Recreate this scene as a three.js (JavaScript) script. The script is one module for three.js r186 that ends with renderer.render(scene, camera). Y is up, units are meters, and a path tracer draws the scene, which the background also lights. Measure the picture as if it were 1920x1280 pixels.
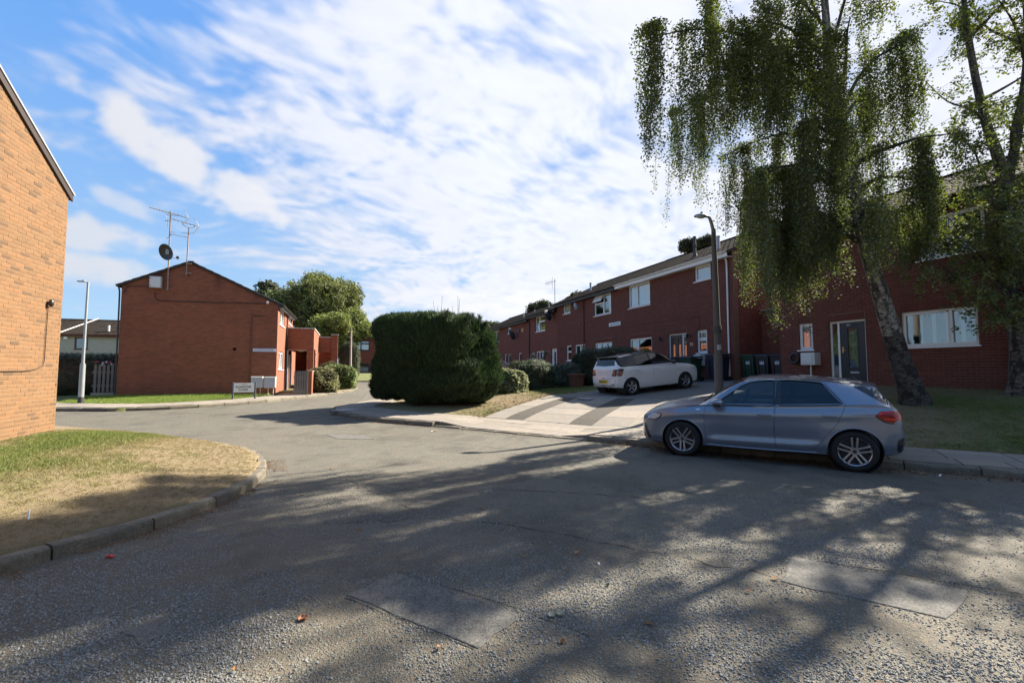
import * as THREE from 'three';
import { mergeGeometries, mergeVertices, toCreasedNormals } from 'three/addons/utils/BufferGeometryUtils.js';
import { RoundedBoxGeometry } from 'three/addons/geometries/RoundedBoxGeometry.js';
import { TessellateModifier } from 'three/addons/modifiers/TessellateModifier.js';
import { FontLoader } from 'three/addons/loaders/FontLoader.js';
import { TextGeometry } from 'three/addons/geometries/TextGeometry.js';
import { Brush, Evaluator, SUBTRACTION, INTERSECTION } from 'three-bvh-csg';

// ---------- camera, exposure, sun ----------
const scene = new THREE.Scene();
const camera = new THREE.PerspectiveCamera(73.75, 1.5, 0.1, 2500);
camera.position.set(0, 1.6, 0);
camera.lookAt(0.340375, 1.660848, -0.938319);
camera.updateMatrixWorld(true); camera.updateProjectionMatrix();
const renderer = new THREE.WebGLRenderer({ antialias: true });
renderer.toneMapping = THREE.LinearToneMapping;
renderer.toneMappingExposure = 3.8;
renderer.shadowMap.enabled = true;
const EXPO = 3.8;
const SUN = new THREE.Vector3(0.760, 0.612, -0.218).normalize();
const sun = new THREE.DirectionalLight(new THREE.Color(1.0, 0.91, 0.78), 5);
sun.position.copy(SUN).multiplyScalar(90); sun.target.position.set(0, 0, -10);
sun.position.add(sun.target.position);
sun.castShadow = true; sun.shadow.mapSize.set(4096, 4096);
Object.assign(sun.shadow.camera, { left: -45, right: 45, top: 45, bottom: -45, near: 1, far: 220 });
scene.add(sun, sun.target);

// ---------- numbers ----------
function rng(seed) { let a = seed >>> 0; return () => { a = (a + 0x6D2B79F5) | 0; let t = Math.imul(a ^ (a >>> 15), 1 | a); t = (t + Math.imul(t ^ (t >>> 7), 61 | t)) ^ t; return ((t ^ (t >>> 14)) >>> 0) / 4294967296; }; }
const clamp = (x, a, b) => x < a ? a : x > b ? b : x, mix = (a, b, t) => a + (b - a) * t;
const sstep = (a, b, x) => { const t = clamp((x - a) / (b - a), 0, 1); return t * t * (3 - 2 * t); };
const H2 = new Float32Array(65536); { const r = rng(77); for (let i = 0; i < 65536; i++) H2[i] = r(); }
const h2 = (x, y) => H2[((x & 255) | ((y & 255) << 8))];
// value noise; per: period in cells (power of two up to 256)
function vn(x, y, per = 256) {
  const xi = Math.floor(x), yi = Math.floor(y), fx = x - xi, fy = y - yi, m = per - 1;
  const u = fx * fx * (3 - 2 * fx), v = fy * fy * (3 - 2 * fy);
  const a = h2(xi & m, yi & m), b = h2((xi + 1) & m, yi & m), c = h2(xi & m, (yi + 1) & m), d = h2((xi + 1) & m, (yi + 1) & m);
  return a + (b - a) * u + (c - a) * v + (a - b - c + d) * u * v;
}
function fbm(x, y, oct = 5, per = 256) { let s = 0, a = 0.5, n = 0; for (let i = 0; i < oct; i++) { s += a * vn(x + i * 17, y + i * 31, per); n += a; a *= 0.5; x *= 2; y *= 2; per = Math.min(256, per * 2); } return s / n; }
const V = (x, y, z) => new THREE.Vector3(x, y, z);

// ---------- sky ----------
{
  const SKX = 13, SKZ = 2, W = 2048, Hh = 1024, data = new Float32Array(W * Hh * 4), D = Math.PI / 180;
  // cumulus banks seen low in the west: [azimuth, elevation, half width, half height, tilt, strength]
  const banks = [[-18.5, 21.6, 7.5, 2.9, -0.42, 1.0], [-11, 18.3, 5, 2.1, -0.45, 0.9], [-23.5, 12.2, 5, 2.0, 0, .85], [-23.4, 9.2, 6, 2.0, 0, .9], [-21, 15.6, 3, 1.1, -.3, .6], [16, 8.3, 16, 1.9, -0.03, .8]];
  for (let j = 0; j < Hh; j++) {
    const el = (j + 0.5) / Hh * Math.PI - Math.PI / 2, y = Math.sin(el), ce = Math.cos(el);
    for (let i = 0; i < W; i++) {
      const ph = ((i + 0.5) / W - 0.5) * 2 * Math.PI, x = Math.cos(ph) * ce, z = Math.sin(ph) * ce, o = (j * W + i) * 4;
      const yy = Math.max(y, 0.0), toSun = x * SUN.x + y * SUN.y + z * SUN.z;
      // clear air
      const t = Math.pow(clamp(1 - yy / 0.62, 0, 1), 1.7);
      const glow = Math.pow(clamp(toSun * .5 + .5, 0, 1), 7);
      let r = mix(0.15, 0.56, t), g = mix(0.40, 0.80, t), b = mix(0.92, 0.98, t);
      r = mix(r, .95, glow * .4); g = mix(g, .97, glow * .36); b = mix(b, 1.0, glow * .3);
      if (y > -0.02) {
        // high mottled cloud on a flat layer
        const k = 1 / (yy + 0.16), px = x * k, pz = z * k;
        const wx = fbm(px * 1.3 + 9, pz * 1.3, 3) - .5, wz = fbm(px * 1.3, pz * 1.3 + 40, 3) - .5;
        const qx = px + wx * .5, qz = pz + wz * .5;
        const big = fbm(qx * .95 + SKX, qz * .95 + SKZ, 4), mid = fbm(qx * 4.6 + qz * 1.2, qz * 6.4 - qx, 4), fine = fbm(qx * 17 + qz * 4, qz * 23 + 5, 4);
        const side = clamp(toSun, -1, 1);
        let cov = big * .38 + mid * .36 + fine * .30 + mix(-0.15, 0.13, sstep(0.10, 0.70, side)) - 0.47 - .16 * sstep(.66, .92, y);
        cov -= 0.05 * sstep(.2, .02, yy);
        let d1 = sstep(-0.15, 0.17, cov - .012) * .93;
        // low cumulus
        const az = Math.atan2(x, -z) / D, ed = el / D; let d2 = 0;
        for (const [a0, e0, wa, we, ti, s] of banks) {
          let da = az - a0; if (da > 180) da -= 360; if (da < -180) da += 360;
          const c = Math.cos(ti), sn = Math.sin(ti), u = (da * c + (ed - e0) * sn) / wa, w = (-da * sn + (ed - e0) * c) / we, q = u * u + w * w;
          if (q < 4) d2 = Math.max(d2, s * sstep(0.10, 0.62, 1.18 - q * .62 - (1 - fbm(az * .42 + 50, ed * .6 + 20, 5)) * .95 + .05));
        }
        const lit = mix(0.84, 1.12, sstep(-0.1, 0.75, side)), tex = mix(.93, 1.06, fine);
        const c1 = [0.86 * lit * tex, 0.885 * lit * tex, 0.985 * lit * tex], c2 = [0.95 * lit, 0.95 * lit, 0.99 * lit];
        r = mix(r, c1[0], d1); g = mix(g, c1[1], d1); b = mix(b, c1[2], d1);
        r = mix(r, c2[0], d2 * .9); g = mix(g, c2[1], d2 * .9); b = mix(b, c2[2], d2 * .9);
      }
      if (y < 0) { r = 0.20; g = 0.19; b = 0.17; }
      data[o] = r / EXPO; data[o + 1] = g / EXPO; data[o + 2] = b / EXPO; data[o + 3] = 1;
    }
  }
  const sky = new THREE.DataTexture(data, W, Hh, THREE.RGBAFormat, THREE.FloatType);
  sky.mapping = THREE.EquirectangularReflectionMapping; sky.magFilter = sky.minFilter = THREE.LinearFilter; sky.needsUpdate = true;
  scene.background = sky; scene.environment = sky;
}

// ---------- naming ----------
const used = {};
function numbered(n) { n = n.replace(/_\d{3}$/, ''); const k = used[n] = (used[n] ?? -1) + 1; return k ? n + '_' + String(k).padStart(3, '0') : n; }
function tag(o, label, category, group) { o.userData.label = label; o.userData.category = category; if (group) o.userData.group = group; return o; }
function thing(name, label, category, pos = [0, 0, 0], turn = 0, group) { const o = new THREE.Group(); o.name = numbered(name); o.position.set(...pos); o.rotation.y = turn; scene.add(o); return tag(o, label, category, group); }
function structure(o, name) { o.name = numbered(name); o.userData.kind = 'structure'; scene.add(o); return o; }
function part(name, geo, m, parent, label) {
  if (Array.isArray(geo)) geo = merge(geo);
  if (m.userData.metric) uvm(geo);
  const o = new THREE.Mesh(geo, m); o.name = name; o.castShadow = o.receiveShadow = true; if (label) o.userData.label = label; parent.add(o); return o;
}
// uv in metres by the way each face points
function uvm(g) { const p = g.attributes.position, n = g.attributes.normal, u = g.attributes.uv; for (let i = 0; i < p.count; i++) { const a = Math.abs(n.getX(i)), b = Math.abs(n.getY(i)), c = Math.abs(n.getZ(i)); if (b > a && b > c) u.setXY(i, p.getX(i), p.getZ(i)); else if (a > c) u.setXY(i, p.getZ(i), p.getY(i)); else u.setXY(i, p.getX(i), p.getY(i)); } }
function sub(name, parent, pos) { const o = new THREE.Group(); o.name = name; if (pos) o.position.set(...pos); parent.add(o); return o; }
const stuff = o => { o.userData.kind = 'stuff'; return o; };
function merge(list) {
  const gs = list.map(g => { g = g.index ? g.toNonIndexed() : g; for (const k of Object.keys(g.attributes)) if (!['position', 'normal', 'uv'].includes(k)) g.deleteAttribute(k); if (!g.attributes.normal) g.computeVertexNormals(); if (!g.attributes.uv) g.setAttribute('uv', new THREE.BufferAttribute(new Float32Array(g.attributes.position.count * 2), 2)); return g; });
  return gs.length === 1 ? gs[0] : mergeGeometries(gs);
}
// box by its low corner and size
const bx = (x0, y0, z0, x1, y1, z1) => { const g = new THREE.BoxGeometry(Math.abs(x1 - x0), Math.abs(y1 - y0), Math.abs(z1 - z0)); g.translate((x0 + x1) / 2, (y0 + y1) / 2, (z0 + z1) / 2); return g; };
const rbx = (x0, y0, z0, x1, y1, z1, r = .01, s = 2) => { const g = new RoundedBoxGeometry(Math.abs(x1 - x0), Math.abs(y1 - y0), Math.abs(z1 - z0), s, r); g.translate((x0 + x1) / 2, (y0 + y1) / 2, (z0 + z1) / 2); return g; };
function tube(pts, r, seg = 0, rad = 8, closed = false) { pts = pts.map(p => p.isVector3 ? p : V(...p)); return new THREE.TubeGeometry(new THREE.CatmullRomCurve3(pts, closed, 'catmullrom', 0.3), seg || pts.length * 4, r, rad, closed); }
function rod(a, b, r0, r1 = r0, n = 8) { a = a.isVector3 ? a : V(...a); b = b.isVector3 ? b : V(...b); const d = b.clone().sub(a), g = new THREE.CylinderGeometry(r1, r0, d.length(), n); g.translate(0, d.length() / 2, 0); g.applyQuaternion(new THREE.Quaternion().setFromUnitVectors(V(0, 1, 0), d.clone().normalize())); g.translate(a.x, a.y, a.z); return g; }
// tapered tube through points [x,y,z,r]
function limb(pts, rad = 7, seg = 3) {
  const c = new THREE.CatmullRomCurve3(pts.map(p => V(p[0], p[1], p[2]))), n = (pts.length - 1) * seg, fr = c.computeFrenetFrames(n), P = [], N = [], U = [], I = []; let L = 0, prev = null;
  for (let i = 0; i <= n; i++) {
    const t = i / n, p = c.getPoint(t), k = t * (pts.length - 1), a = Math.min(Math.floor(k), pts.length - 2), r = mix(pts[a][3], pts[a + 1][3], k - a);
    if (prev) L += p.distanceTo(prev); prev = p;
    for (let j = 0; j <= rad; j++) { const w = j / rad * 2 * Math.PI, d = fr.normals[i].clone().multiplyScalar(Math.cos(w)).addScaledVector(fr.binormals[i], Math.sin(w)); P.push(p.x + d.x * r, p.y + d.y * r, p.z + d.z * r); N.push(d.x, d.y, d.z); U.push(j / rad, L); }
  }
  for (let i = 0; i < n; i++) for (let j = 0; j < rad; j++) { const a = i * (rad + 1) + j, b = a + rad + 1; I.push(a, a + 1, b, b, a + 1, b + 1); }
  const g = new THREE.BufferGeometry(); g.setAttribute('position', new THREE.Float32BufferAttribute(P, 3)); g.setAttribute('normal', new THREE.Float32BufferAttribute(N, 3)); g.setAttribute('uv', new THREE.Float32BufferAttribute(U, 2)); g.setIndex(I); return g;
}
function jitterGeo(g, amt, seed) { const r = rng(seed), p = g.attributes.position, m = {}; for (let i = 0; i < p.count; i++) { const k = [p.getX(i), p.getY(i), p.getZ(i)].map(v => v.toFixed(4)).join(); m[k] ??= [r() - .5, r() - .5, r() - .5]; p.setXYZ(i, p.getX(i) + m[k][0] * amt, p.getY(i) + m[k][1] * amt, p.getZ(i) + m[k][2] * amt); } g.computeVertexNormals(); return g; }

// ---------- materials ----------
const C = (r, g, b) => new THREE.Color().setRGB(r, g, b);
const M = (c, rough = .8, o = {}) => new THREE.MeshStandardMaterial({ color: Array.isArray(c) ? C(...c) : c, roughness: rough, side: THREE.DoubleSide, ...o });
const MP = (c, rough, o = {}) => new THREE.MeshPhysicalMaterial({ color: Array.isArray(c) ? C(...c) : c, roughness: rough, ...o });
function dtex(w, h, fn, srgb, rep) {
  const d = new Uint8Array(w * h * 4), out = [0, 0, 0];
  for (let j = 0; j < h; j++) for (let i = 0; i < w; i++) { fn((i + .5) / w, (j + .5) / h, out, i, j); const o = (j * w + i) * 4; d[o] = clamp(out[0] * 255, 0, 255); d[o + 1] = clamp(out[1] * 255, 0, 255); d[o + 2] = clamp(out[2] * 255, 0, 255); d[o + 3] = 255; }
  const t = new THREE.DataTexture(d, w, h, THREE.RGBAFormat); t.wrapS = t.wrapT = THREE.RepeatWrapping; t.magFilter = THREE.LinearFilter; t.minFilter = THREE.LinearMipmapLinearFilter; t.generateMipmaps = true; if (srgb) t.colorSpace = THREE.SRGBColorSpace; if (rep) t.repeat.set(rep[0], rep[1]); t.needsUpdate = true; return t;
}
const rept = (t, x, y) => { const c = t.clone(); c.repeat.set(x, y); c.needsUpdate = true; return c; };
// fine grain shared by many materials: grey around 0.8, 1 m tile
const grain = dtex(512, 512, (u, v, o) => { const f = fbm(u * 8, v * 8, 6, 8), n = fbm(u * 64, v * 64, 3, 64); o[0] = o[1] = o[2] = .62 + .38 * (f * .6 + n * .4); });
const grainBump = dtex(512, 512, (u, v, o) => { o[0] = o[1] = o[2] = fbm(u * 32, v * 32, 4, 32) * .6 + fbm(u * 128, v * 128, 2, 128) * .4; });
// pieces that can be picked apart: the nearest MAX in view as meshes, the rest as one mass
const frus = new THREE.Frustum(); frus.setFromProjectionMatrix(new THREE.Matrix4().multiplyMatrices(camera.projectionMatrix, camera.matrixWorldInverse.copy(camera.matrixWorld).invert()));
function pieces(name, parent, geos, mats, list, max = 300, massName) {
  parent.updateWorldMatrix(true, false); const p = V(0, 0, 0);
  for (const l of list) { p.setFromMatrixPosition(l.m).applyMatrix4(parent.matrixWorld); l.s = frus.containsPoint(p) ? p.distanceTo(camera.position) : 1e4 + p.distanceTo(camera.position); }
  list.sort((a, b) => a.s - b.s);
  const near = list.slice(0, max).filter(l => l.s < 1e4), far = list.slice(near.length);
  for (const l of near) { const o = new THREE.Mesh(geos[(l.k || 0) % geos.length], mats[l.c % mats.length]); o.name = name; o.castShadow = o.receiveShadow = true; o.matrix.copy(l.m); l.m.decompose(o.position, o.quaternion, o.scale); parent.add(o); }
  if (!far.length) return;
  const base = mats[0].clone(); base.color.set(0xffffff);
  const im = new THREE.InstancedMesh(geos[0], base, far.length); im.name = massName || name + '_courses'; im.castShadow = im.receiveShadow = true; stuff(im);
  far.forEach((l, i) => { im.setMatrixAt(i, l.m); im.setColorAt(i, mats[l.c % mats.length].color); });
  parent.add(im);
}
function mass(name, parent, geo, m, mats4, colors) { const im = new THREE.InstancedMesh(geo, m, mats4.length); im.name = name; im.castShadow = im.receiveShadow = true; stuff(im); mats4.forEach((q, i) => im.setMatrixAt(i, q)); if (colors) colors.forEach((c, i) => im.setColorAt(i, c)); parent.add(im); return im; }
const _q = new THREE.Quaternion(), _e = new THREE.Euler();
const TRS = (x, y, z, rx = 0, ry = 0, rz = 0, sx = 1, sy = sx, sz = sx) => new THREE.Matrix4().compose(V(x, y, z), new THREE.Quaternion().setFromEuler(new THREE.Euler(rx, ry, rz, 'YXZ')), V(sx, sy, sz));
const frame = (O, U) => { const u = V(...U).normalize(), n = V(-u.z, 0, u.x); return new THREE.Matrix4().makeBasis(u, V(0, 1, 0), n).setPosition(...O); };
const font = await new FontLoader().loadAsync('fonts/droid/droid_sans_bold.typeface.json');
function text(s, size, depth = .003) { const g = new TextGeometry(s, { font, size, depth, curveSegments: 3 }); g.computeBoundingBox(); const b = g.boundingBox; g.translate(-(b.max.x + b.min.x) / 2, -(b.max.y + b.min.y) / 2, 0); return g; }
const white = M([.72, .72, .71], .35), whiteDirty = M([.58, .57, .54], .5, { map: grain }), blackPl = M([.015, .015, .017], .35), darkMetal = M([.03, .03, .032], .4, { metalness: .3 });
const glassPane = MP([.8, .84, .84], .02, { transmission: 1, thickness: 0, ior: 2.3 });
const steel = M([.45, .46, .47], .42, { metalness: .75, map: grain });
// ================= GROUND =================
const hroad = (x, z) => { const s = -10 - z; return 0.0145 * (s < -3 ? 0 : s > 3 ? s : (s + 3) * (s + 3) / 12); };
// kerb lines, road on the inside
const KL = [[-22, 15], [-12, 5.2], [-6.5, -.7], [-2.5, -4.79], [-2.16, -5.14], [-1.74, -5.62], [-1.38, -6.3], [-1.13, -7.1], [-1.1, -7.87], [-1.3, -9.0], [-1.75, -9.98], [-2.56, -11.0], [-4.65, -13.05], [-7.1, -15], [-12, -18], [-26, -25]];
const KM = [[-26, -31], [-14, -23.2], [-11.5, -21.1], [-9.57, -20.29], [-7.38, -19.5], [-5.52, -20.0], [-3.5, -21.45], [-2.09, -23.65], [-.25, -27], [.5, -29.6], [.76, -32.2], [.5, -35.5], [-.6, -38], [-4, -39.6], [-16, -40.5]];
const KE = [[-16, -45], [-3.9, -43.7], [1.35, -42.6], [4.5, -41.5]];
const KR = [[4.5, -41.5], [4.2, -35], [3.2, -28.5], [1.9, -23.5], [.9, -20.6], [.05, -18.9], [-.5, -17.75], [-.55, -16.9], [-.2, -15.9], [.75, -14.1], [2.47, -12.3], [5.08, -9.06], [5.92, -8.0], [8.56, -4.6], [9.32, -3.75], [12, -.45], [16, 4.5], [26, 17]];
const ROAD = [...KL, ...KM, ...KE, ...KR.slice(1)];
function segD(x, z, L) { let b = 1e9; for (let i = 0; i + 1 < L.length; i++) { const ax = L[i][0], az = L[i][1], dx = L[i + 1][0] - ax, dz = L[i + 1][1] - az, t = clamp(((x - ax) * dx + (z - az) * dz) / (dx * dx + dz * dz), 0, 1), ex = ax + dx * t - x, ez = az + dz * t - z, d = ex * ex + ez * ez; if (d < b) b = d; } return Math.sqrt(b); }
function inPoly(x, z, P) { let c = false; for (let i = 0, j = P.length - 1; i < P.length; j = i++) if ((P[i][1] > z) !== (P[j][1] > z) && x < (P[j][0] - P[i][0]) * (z - P[i][1]) / (P[j][1] - P[i][1]) + P[i][0]) c = !c; return c; }
// the crossing where the kerb is dropped: u along the kerb, w away from it
const XO = [5.08, -9.06], XU = [-.627, -.779], XW = [.779, -.627];
const crossU = (x, z) => (x - XO[0]) * XU[0] + (z - XO[1]) * XU[1], crossW = (x, z) => (x - XO[0]) * XW[0] + (z - XO[1]) * XW[1];
const dropped = (x, z) => { const u = crossU(x, z); return sstep(-.12, .22, u) * sstep(4.3, 3.95, u); };
function groundInfo(x, z) {
  const inside = inPoly(x, z, ROAD), l = segD(x, z, KL), m = segD(x, z, KM), r = segD(x, z, KR), e = segD(x, z, KE), d = Math.min(l, m, r, e);
  return { inside, d, side: d === l ? 'L' : d === m ? 'M' : d === r ? 'R' : 'E' };
}
function landH(x, z, g) {
  const hr = hroad(x, z); g ??= groundInfo(x, z); const dk = g.d;
  if (g.side === 'R') {
    const dr = dropped(x, z) * sstep(2.2, .1, dk), b = hr + .115 - .095 * dr, s = Math.max(0, dk - 1.55), q = Math.max(0, 14.9 - x), t = s / (s + q + .3);
    return b + .03 * sstep(.2, 1.4, dk) + (1.15 - Math.min(1.0, hr + .145)) * Math.pow(t, .9) * (x > 14.9 ? 1 : 1);
  }
  if (g.side === 'L') return hr + .115 + Math.min(.28, dk * .16);
  if (g.side === 'M') return hr + .115 + .08 * sstep(1.2, 4, dk);
  return hr + .115 + Math.min(.35, dk * .08);
}
const H = (x, z) => { const g = groundInfo(x, z); return g.inside ? hroad(x, z) : landH(x, z, g); };
function axis(a, b, step, out, grow = 1.22) { const c = []; for (let v = a; v <= b + 1e-6; v += step) c.push(v); let s = step, lo = a, hi = b; while (hi < out) { s *= grow; hi += s; lo -= s; c.push(hi); c.unshift(lo); } return c; }
const grassN = (x, z) => fbm(x * .45 + 60, z * .45 + 60, 4), grassF = (x, z) => fbm(x * 3.1 + 10, z * 3.1, 3);
// 0 straw .. 1 green
function greenness(x, z, g) {
  if (g.side === 'L') { const band = Math.exp(-Math.pow((x + 4.6 + (z + 8) * .12) / 1.15, 2)); return clamp(band * 1.0 + (grassN(x * 1.6, z * 1.6) - .5) * 1.4 - .05 + (grassF(x, z) - .5) * .7 - .3 * sstep(1.2, .3, g.d), 0, 1); }
  if (g.side === 'M') return x > -3.1 ? .15 : .95 - .3 * grassF(x, z);
  if (g.side === 'E') return .9;
  return clamp(.38 + (grassN(x, z) - .5) * 1.8 + (grassF(x, z) - .5) * .6, 0, 1);
}
const GREEN = [.102, .128, .027], STRAW = [.198, .15, .08], SOIL = [.10, .068, .042];
// mown grass: lots of short strokes, neutral tone
const turf = (() => {
  const n = 1024, a = new Float32Array(n * n).fill(.55), r = rng(5);
  for (let k = 0; k < 26000; k++) { let x = r() * n, y = r() * n; const w = r() * 6.283, dx = Math.cos(w), dy = Math.sin(w), L = 8 + r() * 22, v = .35 + r() * .65; for (let i = 0; i < L; i++) { const o = ((y | 0) & (n - 1)) * n + ((x | 0) & (n - 1)); a[o] = a[o] * .3 + v * .7; x += dx; y += dy; } }
  return { c: dtex(n, n, (u, v, o, i, j) => { o[0] = o[1] = o[2] = a[j * n + i]; }) };
})();
{
  const xs = axis(-13, 17, .125, 900), zs = axis(-31, 3.5, .125, 900), nx = xs.length, nz = zs.length, P = new Float32Array(nx * nz * 3), Cc = new Float32Array(nx * nz * 3), U = new Float32Array(nx * nz * 2), I = [];
  for (let j = 0; j < nz; j++) for (let i = 0; i < nx; i++) {
    const x = xs[i], z = zs[j], k = j * nx + i, g = groundInfo(x, z); let y = g.inside || g.d < .075 ? hroad(x, z) - .16 : landH(x, z, g);
    if (Math.abs(x) > 60 || z < -80) y = Math.min(y, 1.2);
    P.set([x, y, z], k * 3); U.set([x / 1.6, z / 1.6], k * 2);
    let gr = greenness(x, z, g), c = [0, 1, 2].map(q => mix(STRAW[q], GREEN[q], gr)); const bare = sstep(.62, .74, grassN(x * 2.3 + 8, z * 2.3)) * .5; c = c.map((v, q) => mix(v, SOIL[q] * 1.5, g.side === 'R' ? bare : bare * .5));
    Cc.set(c.map(v => v * 1.45), k * 3);
  }
  for (let j = 0; j + 1 < nz; j++) for (let i = 0; i + 1 < nx; i++) { const a = j * nx + i; I.push(a, a + nx, a + 1, a + 1, a + nx, a + nx + 1); }
  const g = new THREE.BufferGeometry(); g.setAttribute('position', new THREE.BufferAttribute(P, 3)); g.setAttribute('color', new THREE.BufferAttribute(Cc, 3)); g.setAttribute('uv', new THREE.BufferAttribute(U, 2)); g.setIndex(I); g.computeVertexNormals();
  const o = new THREE.Mesh(g, new THREE.MeshStandardMaterial({ vertexColors: true, map: turf.c, bumpMap: turf.c, bumpScale: .025, roughness: 1 })); o.receiveShadow = true; structure(o, 'ground');
}
// ---- asphalt: chippings set in dusty binder; 2.4 m tile
const STONES = (() => {
  const n = 2048, h = new Float32Array(n * n), c = new Float32Array(n * n), r = rng(11);
  for (let k = 0; k < 34000; k++) {
    const x = r() * n, y = r() * n, worn = fbm(x / n * 8, y / n * 8, 3, 8); if (r() > .25 + worn * 1.25) continue;
    const R = 3 + r() * r() * 5.5, el = .7 + r() * .6, w = r() * 3.14, cs = Math.cos(w), sn = Math.sin(w), top = .45 + r() * .55, tone = .05 + r();
    for (let j = -8; j <= 8; j++) for (let i = -8; i <= 8; i++) { const a = (i * cs + j * sn) / (R * el), b = (-i * sn + j * cs) / (R / el), q = Math.pow(Math.abs(a), 2.6) + Math.pow(Math.abs(b), 2.6); if (q < 1) { const o = (((y + j) | 0) & (n - 1)) * n + (((x + i) | 0) & (n - 1)), v = top * (1 - q * q * .75); if (v > h[o]) { h[o] = v; c[o] = tone; } } }
  }
  return { n, h, c };
})();
const asphaltCol = dtex(2048, 2048, (u, v, o, i, j) => {
  const k = j * 2048 + i, st = STONES.h[k] > 0, f = fbm(u * 16, v * 16, 5, 16), n = vn(u * 512, v * 512, 256);
  if (st) { const t = STONES.c[k], b = .37 + t * .16 + (n - .5) * .06; o[0] = b * .985; o[1] = b; o[2] = b * .995; } else { const b = .355 + f * .1 + (n - .5) * .12; o[0] = b * 1.06; o[1] = b * .985; o[2] = b * .9; }
}, true);
const asphaltBump = dtex(2048, 2048, (u, v, o, i, j) => { o[0] = o[1] = o[2] = STONES.h[j * 2048 + i] * .8 + vn(u * 512, v * 512, 256) * .2; });
const asphalt = new THREE.MeshStandardMaterial({ map: asphaltCol, bumpMap: asphaltBump, bumpScale: .010, roughness: .93, vertexColors: true });
const fineCol = dtex(512, 512, (u, v, o) => { const b = .315 + (fbm(u * 64, v * 64, 3, 64) - .5) * .28 + (fbm(u * 8, v * 8, 3, 8) - .5) * .1; o[0] = b * 1.02; o[1] = b; o[2] = b * .94; }, true);
const fineAsphalt = new THREE.MeshStandardMaterial({ map: rept(fineCol, 2, 2), bumpMap: rept(grainBump, 2, 2), bumpScale: .004, roughness: .95 });
const roadRoot = structure(new THREE.Group(), 'road');
{
  const xs = axis(-9, 10.5, .15, 40), zs = axis(-20, 1.5, .15, 60), nx = xs.length, P = [], Cc = [], U = [], I = [], id = new Map();
  const ix = (i, j) => { const k = j * nx + i; if (!id.has(k)) { const x = xs[i], z = zs[j]; id.set(k, P.length / 3); P.push(x, hroad(x, z), z); U.push(x / 2.4, z / 2.4); const b = .86 + .28 * fbm(x * .55, z * .55 + 3, 4) + .14 * (fbm(x * 3, z * 3, 3) - .5), w = fbm(x * .22 + 30, z * .22, 3); const st = 1 - .22 * sstep(.60, .66, fbm(x * 1.1 + 90, z * 1.1, 4)) - .18 * sstep(.66, .69, fbm(x * 2.7 + 20, z * 2.7 + 5, 3)); Cc.push(.615 * b * st * mix(.97, 1.06, w), .605 * b * st, .515 * b * st * mix(1.03, .93, w)); } return id.get(k); };
  for (let j = 0; j + 1 < zs.length; j++) for (let i = 0; i + 1 < nx; i++) { const x = (xs[i] + xs[i + 1]) / 2, z = (zs[j] + zs[j + 1]) / 2; if (inPoly(x, z, ROAD) || segD(x, z, ROAD) < .3) I.push(ix(i, j), ix(i, j + 1), ix(i + 1, j), ix(i + 1, j), ix(i, j + 1), ix(i + 1, j + 1)); }
  const g = new THREE.BufferGeometry(); g.setAttribute('position', new THREE.Float32BufferAttribute(P, 3)); g.setAttribute('color', new THREE.Float32BufferAttribute(Cc, 3)); g.setAttribute('uv', new THREE.Float32BufferAttribute(U, 2)); g.setIndex(I); g.computeVertexNormals();
  part('road_surface', g, asphalt, roadRoot);
}
const PATCHES = [[[.05, -3.52], [.40, -3.78], [1.10, -2.86], [.74, -2.62]], [[3.12, -2.62], [3.60, -2.92], [4.25, -2.05], [3.66, -1.9]], [[-.42, -11.95], [.42, -11.5], [.62, -10.82], [-.2, -11.2]], [[-1.25, -3.52], [-1.08, -3.66], [-.98, -3.4], [-1.1, -3.33]]];
const inPatch = (x, z) => PATCHES.some(p => inPoly(x, z, p));
// loose and proud chippings where the camera sees them singly
{
  const r = rng(21), gs = jitterGeo(new THREE.IcosahedronGeometry(1, 0), .5, 4), list = [], cols = [], c = new THREE.Color();
  for (let k = 0; k < 230000; k++) {
    const d = 1.55 + Math.pow(r(), 1.1) * 5.6, l = (r() * 2 - 1) * (d * 1.17 + .1), x = .341 * d + .940 * l, z = -.940 * d + .341 * l; if (r() < sstep(4.2, 7.1, d)) continue; if (!inPoly(x, z, ROAD) || segD(x, z, ROAD) < .15 || inPatch(x, z)) continue;
    const w = fbm(x * 1.4 + 5, z * 1.4, 4) * .75 + fbm(x * 5, z * 5, 2) * .25; if (r() > sstep(.34, .66, w) * .85 + .04) continue;
    const s = (.0030 + r() * r() * .0062) * mix(1.15, .9, clamp((d - 1.6) / 3, 0, 1)); list.push(TRS(x, .0005 + s * .1, z, r() * 6, r() * 6, r() * 6, s * (1 + r() * .5), s * .8, s)); const b = .115 + r() * .11; cols.push(c.setRGB(b * .99, b, b * .95).clone());
  }
  mass('chippings', roadRoot, gs, M([1, 1, 1], .85), list, cols);
}
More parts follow.
